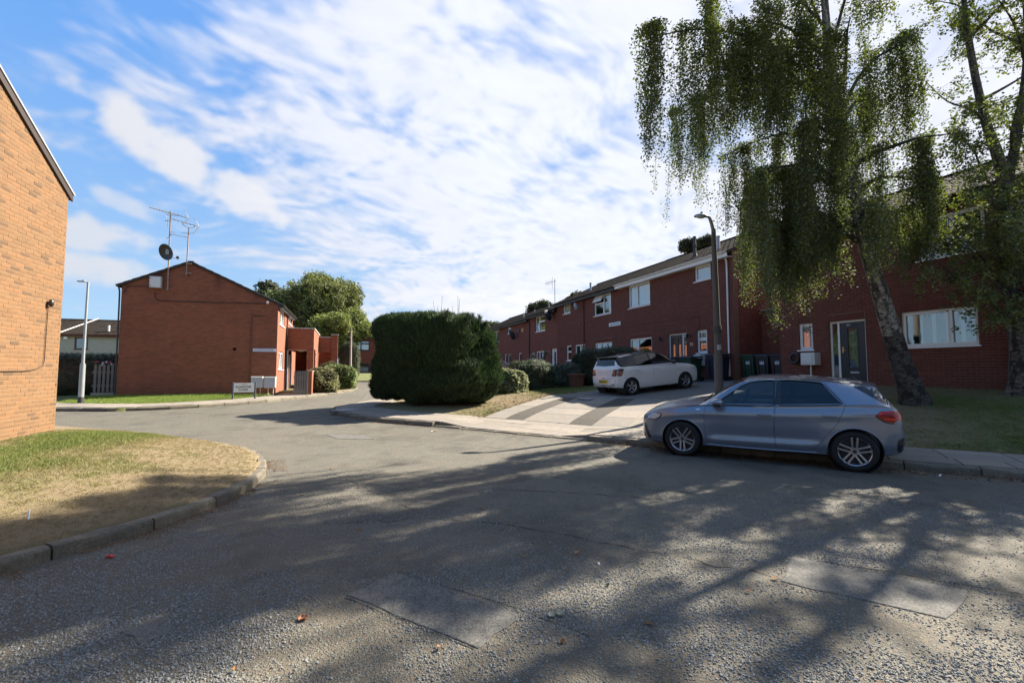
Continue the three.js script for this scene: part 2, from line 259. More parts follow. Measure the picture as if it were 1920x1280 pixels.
// repaired patches, old trench joints and cracks
PATCHES.forEach((p, i) => {
  const s = new THREE.Shape(); const r = rng(90 + i), Q = [];
  for (let k = 0; k < p.length; k++) { const a = p[k], b = p[(k + 1) % p.length]; for (let t = 0; t < 5; t++) Q.push([mix(a[0], b[0], t / 5) + (r() - .5) * .03, mix(a[1], b[1], t / 5) + (r() - .5) * .03]); }
  Q.forEach((q, k) => k ? s.lineTo(q[0], -q[1]) : s.moveTo(q[0], -q[1]));
  const g = new THREE.ExtrudeGeometry(s, { depth: .008, bevelEnabled: true, bevelSize: .006, bevelThickness: .003, bevelSegments: 1 }); g.rotateX(-Math.PI / 2); { const a = g.attributes.position; for (let k = 0; k < a.count; k++) a.setY(k, a.getY(k) + hroad(a.getX(k), a.getZ(k)) - .004); }
  part('repair_patch', g, fineAsphalt, roadRoot);
});
{
  const r = rng(31), dark = M([.022, .019, .016], 1);
  const crack = (pts, w, amp) => { const P = [], I = []; let n = 0; for (let i = 0; i + 1 < pts.length; i++) { const [ax, az] = pts[i], [bX, bz] = pts[i + 1], L = Math.hypot(bX - ax, bz - az), m = Math.max(2, L / .07 | 0), ux = (bX - ax) / L, uz = (bz - az) / L; for (let k = 0; k <= m; k++) { const t = k / m, o = (fbm((ax + t * L) * 4 + i * 9, az * 3 + t * L * 5, 3) - .5) * amp, ww = w * .7 * (.25 + 1.1 * r()) * (r() < .18 ? .1 : 1), x = mix(ax, bX, t) - uz * o, z = mix(az, bz, t) + ux * o, y = hroad(x, z) + .0035; P.push(x - uz * ww, y, z + ux * ww, x + uz * ww, y, z - ux * ww); if (k) I.push(n - 2, n - 1, n, n, n - 1, n + 1); n += 2; } } const g = new THREE.BufferGeometry(); g.setAttribute('position', new THREE.Float32BufferAttribute(P, 3)); g.setIndex(I); return g; };
  const L = [[[[-.2, -5.2], [.9, -5.0], [1.6, -4.55], [2.6, -3.35], [3.2, -2.65]], .009, .16], [[[1.85, -5.9], [2.9, -5.35], [3.7, -4.75]], .013, .2], [[[3.6, -2.95], [4.3, -2.2], [5.2, -1.2]], .008, .06], [[[.02, -3.5], [.72, -2.62]], .006, .02], [[[.42, -3.8], [1.15, -2.9], [1.4, -2.5]], .006, .03], [[[.65, -10.8], [1.3, -10.5], [2.2, -9.7], [3.6, -8.2]], .009, .1], [[[-.2, -7.7], [.3, -6.4], [.9, -5.0]], .006, .15], [[[2.6, -6.9], [3.2, -5.6], [4.6, -4.6], [5.8, -3.2]], .007, .2]];
  L.forEach(a => part('crack', crack(...a), dark, roadRoot));
}
// soil and grit washed against the kerbs
{
  const r = rng(44), L = [], cols = [], c = new THREE.Color(), g = jitterGeo(new THREE.TetrahedronGeometry(1), .4, 2);
  for (const [pl, i0, i1, n, sd] of [[KL, 2, 9, 9000, 1], [KR, 9, 14, 7000, 1]]) for (let k = 0; k < n; k++) { const i = i0 + (r() * (i1 - i0) | 0), t = r(), a = pl[i], b = pl[i + 1], l = Math.hypot(b[0] - a[0], b[1] - a[1]), o = Math.pow(r(), 2.4) * .3 + .005, x = mix(a[0], b[0], t) - (b[1] - a[1]) / l * o, z = mix(a[1], b[1], t) + (b[0] - a[0]) / l * o; if (!inPoly(x, z, ROAD) || fbm(x * 2.2, z * 2.2, 3) < .42) continue; const s = .003 + r() * .006; L.push(TRS(x, hroad(x, z) + s * .2, z, r() * 6, r() * 6, r() * 6, s, s * .6, s * (1 + r()))); const v = .6 + r() * .8; cols.push(c.setRGB(.17 * v, .105 * v, .06 * v).clone()); }
  mass('gutter_grit', roadRoot, g, M([1, 1, 1], .95), L, cols);
}

// ---- kerb stones
const kerbRoot = structure(new THREE.Group(), 'kerb');
{
  const kt = dtex(256, 256, (u, v, o) => { const f = fbm(u * 8, v * 8, 5, 8), n = vn(u * 128, v * 128, 128), l = sstep(.66, .8, fbm(u * 16 + 3, v * 16, 3, 16)); const b = .46 + f * .2 + (n - .5) * .16; o[0] = b * 1.02 - l * .12; o[1] = b - l * .1; o[2] = b * .93 - l * .12; }, true);
  const mats = [[.46, .42, .36], [.52, .48, .42], [.40, .36, .31], [.48, .43, .37], [.37, .34, .30]].map(c => M(c, .95, { map: rept(kt, 1, 1), bumpMap: grainBump, bumpScale: .006 }));
  const sh = new THREE.Shape(); sh.moveTo(-.065, -.2); sh.lineTo(.065, -.2); sh.lineTo(.062, .075); sh.quadraticCurveTo(.058, .115, .025, .118); sh.lineTo(-.06, .118); sh.lineTo(-.065, .112); sh.closePath();
  const geos = [1, 2, 3].map(k => { const g = new THREE.ExtrudeGeometry(sh, { depth: 1, steps: 4, bevelEnabled: false, curveSegments: 3 }); g.translate(0, 0, -.5); const p = g.attributes.position, r = rng(k * 7), mm = {}; for (let i = 0; i < p.count; i++) { const key = [p.getX(i), p.getY(i), p.getZ(i)].map(v => v.toFixed(3)).join(); mm[key] ??= [(r() - .5) * .008, (r() - .5) * .008]; p.setX(i, p.getX(i) + mm[key][0]); p.setY(i, p.getY(i) + mm[key][1]); } g.computeVertexNormals(); return g; });
  const lay = (pts, L, off) => { // off: which side is road (+1 right of travel)
    const c = []; let total = 0; const S = []; for (let i = 0; i + 1 < pts.length; i++) { S.push(total); total += Math.hypot(pts[i + 1][0] - pts[i][0], pts[i + 1][1] - pts[i][1]); } S.push(total);
    const at = s => { let i = 0; while (i < pts.length - 2 && S[i + 1] < s) i++; const t = (s - S[i]) / (S[i + 1] - S[i]); return [mix(pts[i][0], pts[i + 1][0], t), mix(pts[i][1], pts[i + 1][1], t)]; };
    const r = rng(pts.length * 3), list = [];
    for (let s = 0; s + L < total; s += L) {
      const a = at(s), b = at(s + L), dx = b[0] - a[0], dz = b[1] - a[1], l = Math.hypot(dx, dz), x = (a[0] + b[0]) / 2, z = (a[1] + b[1]) / 2, nx = -dz / l * off, nz = dx / l * off;
      const dr = dropped(x, z) * (segD(x, z, KR) < .05 ? 1 : 0), y = hroad(x, z) - .09 * dr + (r() - .5) * .012;
      // local x points to the road
      const m = new THREE.Matrix4().makeBasis(V(nx, 0, nz), V(0, 1, 0), V(nx, 0, nz).cross(V(0, 1, 0))); m.multiply(new THREE.Matrix4().makeScale(1, 1, l - .012 - r() * .01)); m.setPosition(x - nx * .06, y, z - nz * .06); list.push({ m, c: r() * 5 | 0, k: r() * 3 | 0 });
    }
    return list;
  };
  const all = [...lay(KL, .78, 1), ...lay(KM, .9, 1), ...lay(KE, .9, 1), ...lay(KR, .9, 1)];
  pieces('kerb_stone', kerbRoot, geos, mats, all, 180, 'distant_kerb_stones');
}
// ---- footway slabs
const slabMats = [[.225, .195, .153], [.258, .222, .178], [.195, .172, .14], [.242, .206, .163], [.218, .19, .155]].map(c => M(c, .95, { map: rept(grain, 1.3, 1.3), bumpMap: grainBump, bumpScale: .003 }));
const tarStrip = M([.085, .072, .06], .96, { map: rept(fineCol, 2, 2) }); tarStrip.color.multiplyScalar(6);
function slabGeo(c, top = .02, gap = .006) { // c: four ground corners in order
  const cx = c.reduce((s, p) => s + p[0], 0) / 4, cz = c.reduce((s, p) => s + p[1], 0) / 4, q = c.map(p => { const dx = p[0] - cx, dz = p[1] - cz, l = Math.hypot(dx, dz), k = (l - gap * 1.4) / l; return [cx + dx * k, cz + dz * k]; }), P = [], U = [], I = [];
  const y = q.map(p => H(p[0], p[1]) + top), v = (p, yy, s) => { P.push(mix(cx, p[0], s), yy, mix(cz, p[1], s)); U.push(p[0], p[1]); };
  q.forEach((p, i) => v(p, y[i], .985)); q.forEach((p, i) => v(p, y[i] - .006, 1)); q.forEach((p, i) => v(p, y[i] - .07, 1));
  I.push(0, 1, 2, 0, 2, 3); for (let r = 0; r < 2; r++) for (let i = 0; i < 4; i++) { const j = (i + 1) % 4, a = r * 4; I.push(a + i, a + 4 + i, a + 4 + j, a + i, a + 4 + j, a + j); }
  let g = new THREE.BufferGeometry(); g.setAttribute('position', new THREE.Float32BufferAttribute(P, 3)); g.setAttribute('uv', new THREE.Float32BufferAttribute(U, 2)); g.setIndex(I); g = g.toNonIndexed(); g.computeVertexNormals(); return g;
}
const footRoot = structure(new THREE.Group(), 'pavement');
function footway(pts, out, rows, len, seed, skip) {
  const r = rng(seed); let n = 0; const P = pts.map((p, i) => { const a = pts[Math.max(0, i - 1)], b = pts[Math.min(pts.length - 1, i + 1)], dx = b[0] - a[0], dz = b[1] - a[1], l = Math.hypot(dx, dz); return { x: p[0], z: p[1], nx: dz / l * out, nz: -dx / l * out }; });
  const S = [0]; for (let i = 1; i < P.length; i++) S.push(S[i - 1] + Math.hypot(P[i].x - P[i - 1].x, P[i].z - P[i - 1].z));
  const at = (s, o) => { let i = 0; while (i < P.length - 2 && S[i + 1] < s) i++; const t = (s - S[i]) / (S[i + 1] - S[i]), a = P[i], b = P[i + 1]; return [mix(a.x + a.nx * o, b.x + b.nx * o, t), mix(a.z + a.nz * o, b.z + b.nz * o, t)]; };
  for (let k = 0; k < rows.length - 1; k++) for (let s = r() * .3; s + .2 < S[S.length - 1];) { const L = Math.min(len * (r() < .3 ? .66 : 1), S[S.length - 1] - s), c = [at(s, rows[k]), at(s, rows[k + 1]), at(s + L, rows[k + 1]), at(s + L, rows[k])]; s += L; if (skip && skip((c[0][0] + c[2][0]) / 2, (c[0][1] + c[2][1]) / 2)) continue; part('paving_slab', slabGeo(c, .02 + (r() - .5) * .006), slabMats[r() * 5 | 0], footRoot); n++; }
  return n;
}
const sub1 = (L, a, b) => L.slice(a, b + 1);
let nSlab = footway([...sub1(KR, 3, 14), [10.6, -2.2]], 1, [.14, .62, 1.08, 1.5], .9, 3);
nSlab += footway(sub1(KM, 1, 8), 1, [.14, .85, 1.55], .9, 4);
// ---- the drive: slab tracks with tarmac strips between them, running up from the crossing
const driveRoot = structure(new THREE.Group(), 'driveway');
{
  const r = rng(8), pt = (u, w) => [XO[0] + XU[0] * u + XW[0] * w, XO[1] + XU[1] * u + XW[1] * w];
  const tracks = [[-2.2, -1.3, 0], [-1.3, -.4, 0], [-.4, .5, 0], [.5, 1.15, 1], [1.15, 1.85, 0], [1.85, 2.55, 0], [2.55, 3.15, 1], [3.15, 3.85, 0]];
  for (const [a, b, tar] of tracks) { for (let w = 1.52; w < 5.4;) { const L = tar ? .5 : .9; part(tar ? 'tarmac_strip' : 'paving_slab', slabGeo([pt(a, w), pt(a, w + L), pt(b, w + L), pt(b, w)], tar ? .020 : .024 + (r() - .5) * .006, tar ? .0001 : .006), tar ? tarStrip : slabMats[r() * 5 | 0], driveRoot); w += L; } }
  // plain concrete beyond, up to the house
  const sh = [pt(3.85, 5.45), [11.5, -16.1], [14.85, -16.1], [14.85, -12.0], [11.5, -10.6], pt(-2.2, 5.45)], s = new THREE.Shape(); sh.forEach((p, i) => i ? s.lineTo(p[0], -p[1]) : s.moveTo(p[0], -p[1]));
  let g = new TessellateModifier(.5, 7).modify(new THREE.ShapeGeometry(s)); g = mergeVertices(g); const p = g.attributes.position; for (let i = 0; i < p.count; i++) { const x = p.getX(i), z = -p.getY(i); p.setXYZ(i, x, H(x, z) + .024, z); } g.computeVertexNormals();
  part('concrete_hardstanding', g, M([.15, .136, .12], .95, { map: grain, bumpMap: grainBump, bumpScale: .004 }), driveRoot);
}
// ================= HOUSES =================
// brick colours, eight of each kind
const pal = (base, spread, seed, tint = .12) => { const r = rng(seed), a = []; for (let i = 0; i < 8; i++) { const k = 1 + (r() - .5) * spread, t = (r() - .5) * tint; a.push([base[0] * k * (1 + t), base[1] * k, base[2] * k * (1 - t)]); } return a; };
const brickGrain = dtex(256, 128, (u, v, o) => { const f = fbm(u * 16, v * 8, 5, 8), n = vn(u * 128, v * 64, 64), s = fbm(u * 8 + 9, v * 32, 3, 8); o[0] = o[1] = o[2] = .6 + .4 * (f * .5 + n * .25 + s * .25); });
const palOrange = pal([.182, .096, .041], .30, 3, .10), palRed = pal([.158, .043, .027], .5, 9), palMid = pal([.215, .070, .033], .32, 12);
const brickMats = p => p.map(c => M(c, .92, { map: brickGrain, bumpMap: brickGrain, bumpScale: .003 }));
const brickGeo = (() => { const s = new THREE.Shape(); s.moveTo(-.5, -.5); s.lineTo(.5, -.5); s.lineTo(.5, .5); s.lineTo(-.5, .5); const P = [], I = [], U = []; const v = (x, y, z) => { P.push(x, y, z); U.push(x + .5, y + .5); }, ex = .5 - .018, ey = .5 - .06; for (const [a, b, z] of [[ex, ey, 0], [.5, .5, -.004], [.5, .5, -.03]]) { v(-a, -b, z); v(a, -b, z); v(a, b, z); v(-a, b, z); } I.push(0, 1, 2, 0, 2, 3); for (let k = 0; k < 2; k++) for (let i = 0; i < 4; i++) { const j = (i + 1) % 4, a = k * 4; I.push(a + i, a + 4 + i, a + 4 + j, a + i, a + 4 + j, a + j); } let g = new THREE.BufferGeometry(); g.setAttribute('position', new THREE.Float32BufferAttribute(P, 3)); g.setAttribute('uv', new THREE.Float32BufferAttribute(U, 2)); g.setIndex(I); g = g.toNonIndexed(); g.computeVertexNormals(); return g; })();
// distant brickwork: same bond drawn at true size, 3.6 m x 2.4 m
function brickTex(p, mortar, seed) {
  const r = rng(seed), W = 16, N = 32, ids = Array.from({ length: N }, () => Array.from({ length: W * 2 }, () => p[r() * 8 | 0]));
  const g = (c) => Math.pow(clamp(c, 0, 1), 1 / 2.2);
  const fn = (u, v, o, bump) => { const row = Math.floor(v * N), fy = (v * N - row) * .075, uu = u * 3.6 + (row & 1) * .1125, k = Math.floor(uu / .225), fx = uu - k * .225, e = Math.min(fx, .225 - fx) - .005, ey = Math.min(fy, .075 - fy) - .005, m = Math.min(e, ey), t = sstep(-.002, .003, m); if (bump) { o[0] = o[1] = o[2] = t * .8 + .2 * vn(u * 256, v * 256, 256); return; } const c = ids[row % N][((k % W) + W) % W], f = .78 + .44 * fbm(u * 64, v * 64, 4, 64); for (let q = 0; q < 3; q++) o[q] = g(mix(mortar[q], c[q] * f, t)); };
  return { map: rept(dtex(1536, 1024, (u, v, o) => fn(u, v, o, false), true), 1 / 3.6, 1 / 2.4), bumpMap: rept(dtex(1536, 1024, (u, v, o) => fn(u, v, o, true)), 1 / 3.6, 1 / 2.4) };
}
const texMid = brickTex(palMid, [.19, .075, .042], 41), texRed = brickTex(palRed, [.12, .055, .038], 42);
const brickMid = M([1, 1, 1], .93, { ...texMid, bumpScale: .003 }), brickRed = M([1, 1, 1], .93, { ...texRed, bumpScale: .003 });
const mortarO = M([.27, .155, .075], .97, { map: grain }), mortarR = M([.20, .115, .085], .97, { map: grain }); brickMid.userData.metric = brickRed.userData.metric = mortarO.userData.metric = mortarR.userData.metric = true;
const matsO = [...brickMats(palOrange), ...brickMats(palOrange.slice(0, 4).map(c => [c[0] * .62, c[1] * .66, c[2] * .74]))], matsR = brickMats(palRed);
// a wall seen from outside: u runs to the right; outline [[u, y]...]; openings {u, y, w, h, soldier}
function wall(parent, O, U, outline, openings, o = {}) {
  const g = sub('wall', parent); g.applyMatrix4(frame(O, U));
  const s = new THREE.Shape(); outline.forEach((p, i) => i ? s.lineTo(...p) : s.moveTo(...p));
  for (const q of openings) { const h = new THREE.Path(); h.moveTo(q.u, q.y); h.lineTo(q.u, q.y + q.h); h.lineTo(q.u + q.w, q.y + q.h); h.lineTo(q.u + q.w, q.y); s.holes.push(h); }
  const geo = new THREE.ExtrudeGeometry(s, { depth: o.thick || .25, bevelEnabled: false }); geo.translate(0, 0, -(o.thick || .25));
  part(o.bricks ? 'mortar' : 'brickwork', geo, o.mat, g);
  if (!o.bricks) return g;
  const ys = outline.map(p => p[1]), y0 = o.from ?? Math.min(...ys), y1 = Math.max(...ys), r = rng(o.seed || 1), list = [], n = outline.length;
  const spans = y => { const xs = []; for (let i = 0; i < n; i++) { const a = outline[i], b = outline[(i + 1) % n]; if ((a[1] > y) !== (b[1] > y)) xs.push(a[0] + (b[0] - a[0]) * (y - a[1]) / (b[1] - a[1])); } xs.sort((a, b) => a - b); let sp = []; for (let i = 0; i + 1 < xs.length; i += 2) sp.push([xs[i], xs[i + 1]]); for (const q of openings) { const t = q.y + q.h + (q.soldier ? .22 : 0), m = q.soldier ? .0 : 0; if (y > q.y - .01 && y < t) sp = sp.flatMap(([a, b]) => { const out = []; if (q.u - m > a) out.push([a, Math.min(b, q.u - m)]); if (q.u + q.w + m < b) out.push([Math.max(a, q.u + q.w + m), b]); return (q.u + q.w < a || q.u > b) ? [[a, b]] : out; }); } return sp; };
  const put = (u, y, w, h) => list.push({ m: TRS(u, y, .003 + r() * .003, (r() - .5) * .012, 0, (r() - .5) * .006, w, h, 1), c: o.stain && o.stain(u, y) > r() ? 8 + (r() * 4 | 0) : r() * 8 | 0 });
  let row = 0; for (let y = y0 + .0375; y < y1 - .03; y += .075, row++) for (const [a, b] of spans(y)) { const k0 = Math.floor((a - (row & 1) * .1125) / .225); for (let k = k0; ; k++) { const L = k * .225 + (row & 1) * .1125, ra = Math.max(L, a) + .005, rb = Math.min(L + .225, b) - .005; if (L > b) break; if (rb - ra > .03) put((ra + rb) / 2, y, rb - ra, .065); } }
  for (const q of openings) if (q.soldier) for (let u = q.u + .0375; u < q.u + q.w; u += .075) put(u, q.y + q.h + .11, .066, .212);
  pieces('brick', g, [brickGeo], o.bricks, list, o.max ?? 300, 'brick_courses');
  return g;
}
// a window in a wall frame. cells: columns [{w, rows:[fractions], open}]
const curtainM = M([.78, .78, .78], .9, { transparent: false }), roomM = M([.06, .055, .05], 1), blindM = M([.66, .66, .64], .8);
function windowIn(w, q, o = {}) {
  const fm = o.frame || white, t = o.t || .06, d = o.deep ?? .07, g = sub('window', w, [q.u, q.y, -d]), fr = [], D = .06, cols = o.cols || [1], W = q.w, Hh = q.h; if (o.label) g.userData.label = o.label;
  fr.push(bx(0, 0, -D, W, t, .0), bx(0, Hh - t, -D, W, Hh, .0), bx(0, t, -D, t, Hh - t, 0), bx(W - t, t, -D, W, Hh - t, 0));
  let u = t; const tot = W - 2 * t;
  cols.forEach((c, i) => {
    const cw = tot * (c.w ?? c), rows = c.rows || [1]; let y = t; if (i) fr.push(bx(u - t * .4, t, -D, u + t * .4, Hh - t, .002));
    rows.forEach((h, k) => {
      const rh = (Hh - 2 * t) * h; if (k) fr.push(bx(u, y - t * .4, -D, u + cw, y + t * .4, .003)); const y0 = y + (k ? t * .4 : 0), y1 = y + rh - (k < rows.length - 1 ? t * .4 : 0), u0 = u + (i ? t * .4 : 0), u1 = u + cw - (i < cols.length - 1 ? t * .4 : 0);
      if (c.open === k) { const p = sub('sash', g, [0, y1, -.02]); p.rotation.x = -.55; const st = t * .8; part('sash_frame', [bx(u0, -(y1 - y0), 0, u1, -(y1 - y0) + st, .04), bx(u0, -st, 0, u1, 0, .04), bx(u0, -(y1 - y0) + st, 0, u0 + st, -st, .04), bx(u1 - st, -(y1 - y0) + st, 0, u1, -st, .04), bx(u0 + st, -(y1 - y0) + st, .018, u1 - st, -st, .022)], fm, g).applyMatrix4(new THREE.Matrix4().makeRotationX(-.5).setPosition(0, y1, -.01)); g.remove(p); }
      else { part('pane', bx(u0, y0, -.034, u1, y1, -.030), glassPane, g); if (o.sashes !== false && (u1 - u0) > .3) { const s = .035; fr.push(bx(u0, y0, -.03, u1, y0 + s, .012), bx(u0, y1 - s, -.03, u1, y1, .012), bx(u0, y0 + s, -.03, u0 + s, y1 - s, .012), bx(u1 - s, y0 + s, -.03, u1, y1 - s, .012)); } }
      y += rh;
    }); u += cw;
  });
  part('frame', fr, fm, g);
  if (o.sill !== 0) part('sill', [rbx(-.05, -.045, -.02, W + .05, -.002, d + .045, .008)], o.sillM || fm, g);
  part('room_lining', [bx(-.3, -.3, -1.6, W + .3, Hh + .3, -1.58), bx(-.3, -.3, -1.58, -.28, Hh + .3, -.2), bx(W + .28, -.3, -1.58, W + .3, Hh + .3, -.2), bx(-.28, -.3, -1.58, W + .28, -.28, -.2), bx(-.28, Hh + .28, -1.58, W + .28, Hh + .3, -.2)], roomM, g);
  if (o.curtain) for (const [a, b, y0 = 0, y1 = 1] of o.curtain) { const P = new THREE.PlaneGeometry(W * (b - a), Hh * (y1 - y0), 40, 1), p = P.attributes.position; for (let i = 0; i < p.count; i++) p.setZ(i, Math.sin(p.getX(i) * 55) * .008 + Math.sin(p.getX(i) * 23) * .006); P.computeVertexNormals(); P.translate(W * (a + b) / 2, Hh * (y0 + y1) / 2, -.085); part('curtain', P, curtainM, g); }
  if (o.slats) { for (let i = 0; i < o.slats; i++) { const x = W * (.04 + .92 * i / (o.slats - 1)); part('blind_slat', bx(x - .045, .08, -.11, x + .045, Hh - .06, -.107), blindM, g); } }
  return g;
}
function door(w, q, o = {}) {
  const g = sub('door', w, [q.u, q.y, -.08]), t = .06, W = q.w, Hh = q.h, side = o.side || 0, lw = W - 2 * t - Math.abs(side), l0 = side > 0 ? t : t - side, fr = [bx(0, 0, -.06, t, Hh, 0), bx(W - t, 0, -.06, W, Hh, 0), bx(t, Hh - t, -.06, W - t, Hh, 0), bx(t, 0, -.06, W - t, .04, .02)];
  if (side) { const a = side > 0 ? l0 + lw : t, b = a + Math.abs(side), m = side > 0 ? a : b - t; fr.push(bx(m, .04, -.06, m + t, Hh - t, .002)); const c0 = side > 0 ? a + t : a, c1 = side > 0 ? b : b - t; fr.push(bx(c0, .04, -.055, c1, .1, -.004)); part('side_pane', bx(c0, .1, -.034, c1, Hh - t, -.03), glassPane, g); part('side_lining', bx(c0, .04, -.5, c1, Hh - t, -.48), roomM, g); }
  part('frame', fr, o.frame || white, g);
  const L = [], y0 = .045, y1 = Hh - t - .005, pn = o.panes || [[.3, .7, .42, .9]]; const s = new THREE.Shape(); s.moveTo(l0 + .004, y0); s.lineTo(l0 + lw - .004, y0); s.lineTo(l0 + lw - .004, y1); s.lineTo(l0 + .004, y1);
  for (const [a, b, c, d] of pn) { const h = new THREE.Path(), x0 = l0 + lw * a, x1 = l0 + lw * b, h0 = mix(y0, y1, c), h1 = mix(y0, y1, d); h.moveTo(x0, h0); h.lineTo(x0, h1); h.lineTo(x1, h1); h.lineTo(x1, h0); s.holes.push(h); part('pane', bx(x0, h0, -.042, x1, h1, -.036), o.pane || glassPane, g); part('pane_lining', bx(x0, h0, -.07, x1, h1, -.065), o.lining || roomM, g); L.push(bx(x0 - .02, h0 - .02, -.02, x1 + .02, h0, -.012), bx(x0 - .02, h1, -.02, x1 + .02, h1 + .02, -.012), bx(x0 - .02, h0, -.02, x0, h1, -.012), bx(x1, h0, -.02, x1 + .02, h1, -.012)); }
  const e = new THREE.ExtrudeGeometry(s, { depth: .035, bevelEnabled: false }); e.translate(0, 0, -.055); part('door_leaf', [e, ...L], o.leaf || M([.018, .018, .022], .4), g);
  const hx = l0 + lw * (o.handleLeft ? .1 : .9); part('handle', [rbx(hx - .02, 1.0, -.02, hx + .02, 1.2, -.005, .008), rbx(o.handleLeft ? hx - .01 : hx - .11, 1.08, .02, o.handleLeft ? hx + .11 : hx + .01, 1.1, .04, .008), rbx(hx - .01, 1.08, -.01, hx + .01, 1.1, .03, .008)], o.brass || M([.6, .42, .16], .3, { metalness: .9 }), g);
  if (o.letter) part('letter_box', rbx(l0 + lw * .36, Hh * o.letter, -.02, l0 + lw * .7, Hh * o.letter + .06, -.008, .006), o.letterM || steel, g);
  return g;
}
// ---- roofs: interlocking concrete tiles; slope from eave corner O, along U, up-slope S (unit), width L, run R
const tileGeo = (() => { const s = new THREE.Shape(), pts = [[-.152, 0], [-.152, .018], [-.135, .027], [-.112, .012], [-.012, .01], [0, .018], [.012, .01], [.112, .012], [.135, .024], [.15, .014], [.15, 0]]; pts.forEach((p, i) => i ? s.lineTo(...p) : s.moveTo(...p)); const g = new THREE.ExtrudeGeometry(s, { depth: .41, bevelEnabled: false }); g.rotateX(Math.PI / 2); g.translate(0, .41, 0); return g; })();
const tilePal = (b, n) => pal(b, .5, n, .1).map(c => MP(c, .97, { map: grain, bumpMap: grainBump, bumpScale: .004, specularIntensity: .15 }));
const tilesBrown = tilePal([.030, .024, .020], 5), tilesGrey = tilePal([.10, .09, .085], 6), tilesSlate = tilePal([.08, .085, .095], 7);
function roofSlope(roof, O, U, S, L, R, mats, max = 0, seed = 1) {
  const u = V(...U), s = V(...S).normalize(), n = u.clone().cross(s).normalize(); if (n.y < 0) n.negate(); const r = rng(seed), list = [], g = sub('tile_slope', roof); g.applyMatrix4(new THREE.Matrix4().makeBasis(u, s, u.clone().cross(s)).setPosition(...O)); const out = u.clone().cross(s).dot(n) > 0 ? 1 : -1;
  part('roof_deck', bx(.02, .02, out * -.06, L - .02, R, out * -.005), M([.05, .045, .04], .9), g);
  const rows = Math.floor(R / .335), gau = R / rows, cols = Math.ceil(L / .3);
  for (let j = 0; j < rows; j++) for (let i = 0; i < cols; i++) list.push({ m: new THREE.Matrix4().makeBasis(V(1, 0, 0), V(0, 1, 0), V(0, 0, out)).multiply(TRS(0, 0, 0, -.045 + (r() - .5) * .02, 0, (r() - .5) * .012, L / cols / .302, (j === rows - 1 ? gau : gau + .06) / .41, 1)).setPosition((i + .5) * (L / cols), j * gau - .05, out * (.022 + (r() - .5) * .006)), c: clamp((fbm(i * .22 + seed * 9, j * .5, 3) * 1.5 - .25) * 8 + (r() - .5) * 4, 0, 7) | 0 });
  pieces('roof_tile', g, [tileGeo], mats, list, max, 'tile_courses'); return g;
}
function ridge(roof, a, b, mats) { const d = V(...b).sub(V(...a)), L = d.length(), n = Math.ceil(L / .42), list = []; const geo = new THREE.CylinderGeometry(.12, .125, .44, 8, 1, false, -1.65, 3.3); geo.rotateX(Math.PI / 2); geo.rotateZ(Math.PI); geo.scale(1, -1, 1); const q = new THREE.Quaternion().setFromUnitVectors(V(0, 0, 1), d.clone().normalize()), r = rng(n); for (let i = 0; i < n; i++) list.push({ m: new THREE.Matrix4().compose(V(...a).addScaledVector(d, (i + .5) / n).add(V(0, -.02, 0)), q, V(1, 1, 1)), c: r() * 8 | 0 }); pieces('ridge_tile', roof, [geo], mats, list, 0, 'ridge_tiles'); }
function gutter(parent, a, b, m, r = .055) { const A = V(...a), B = V(...b), d = B.clone().sub(A), g = new THREE.CylinderGeometry(r, r, d.length(), 8, 1, false, 0, Math.PI); g.rotateX(Math.PI / 2); g.rotateZ(-Math.PI / 2); g.applyQuaternion(new THREE.Quaternion().setFromUnitVectors(V(0, 0, 1), d.clone().normalize())); g.translate((a[0] + b[0]) / 2, (a[1] + b[1]) / 2, (a[2] + b[2]) / 2); return part('gutter', g, m, parent); }
const pipe = (parent, pts, m, r = .034) => part('downpipe', tube(pts, r, pts.length * 6), m, parent);
const brownUPVC = M([.03, .02, .016], .5), blackGutter = M([.02, .02, .022], .4), fasciaDark = M([.028, .026, .028], .5);

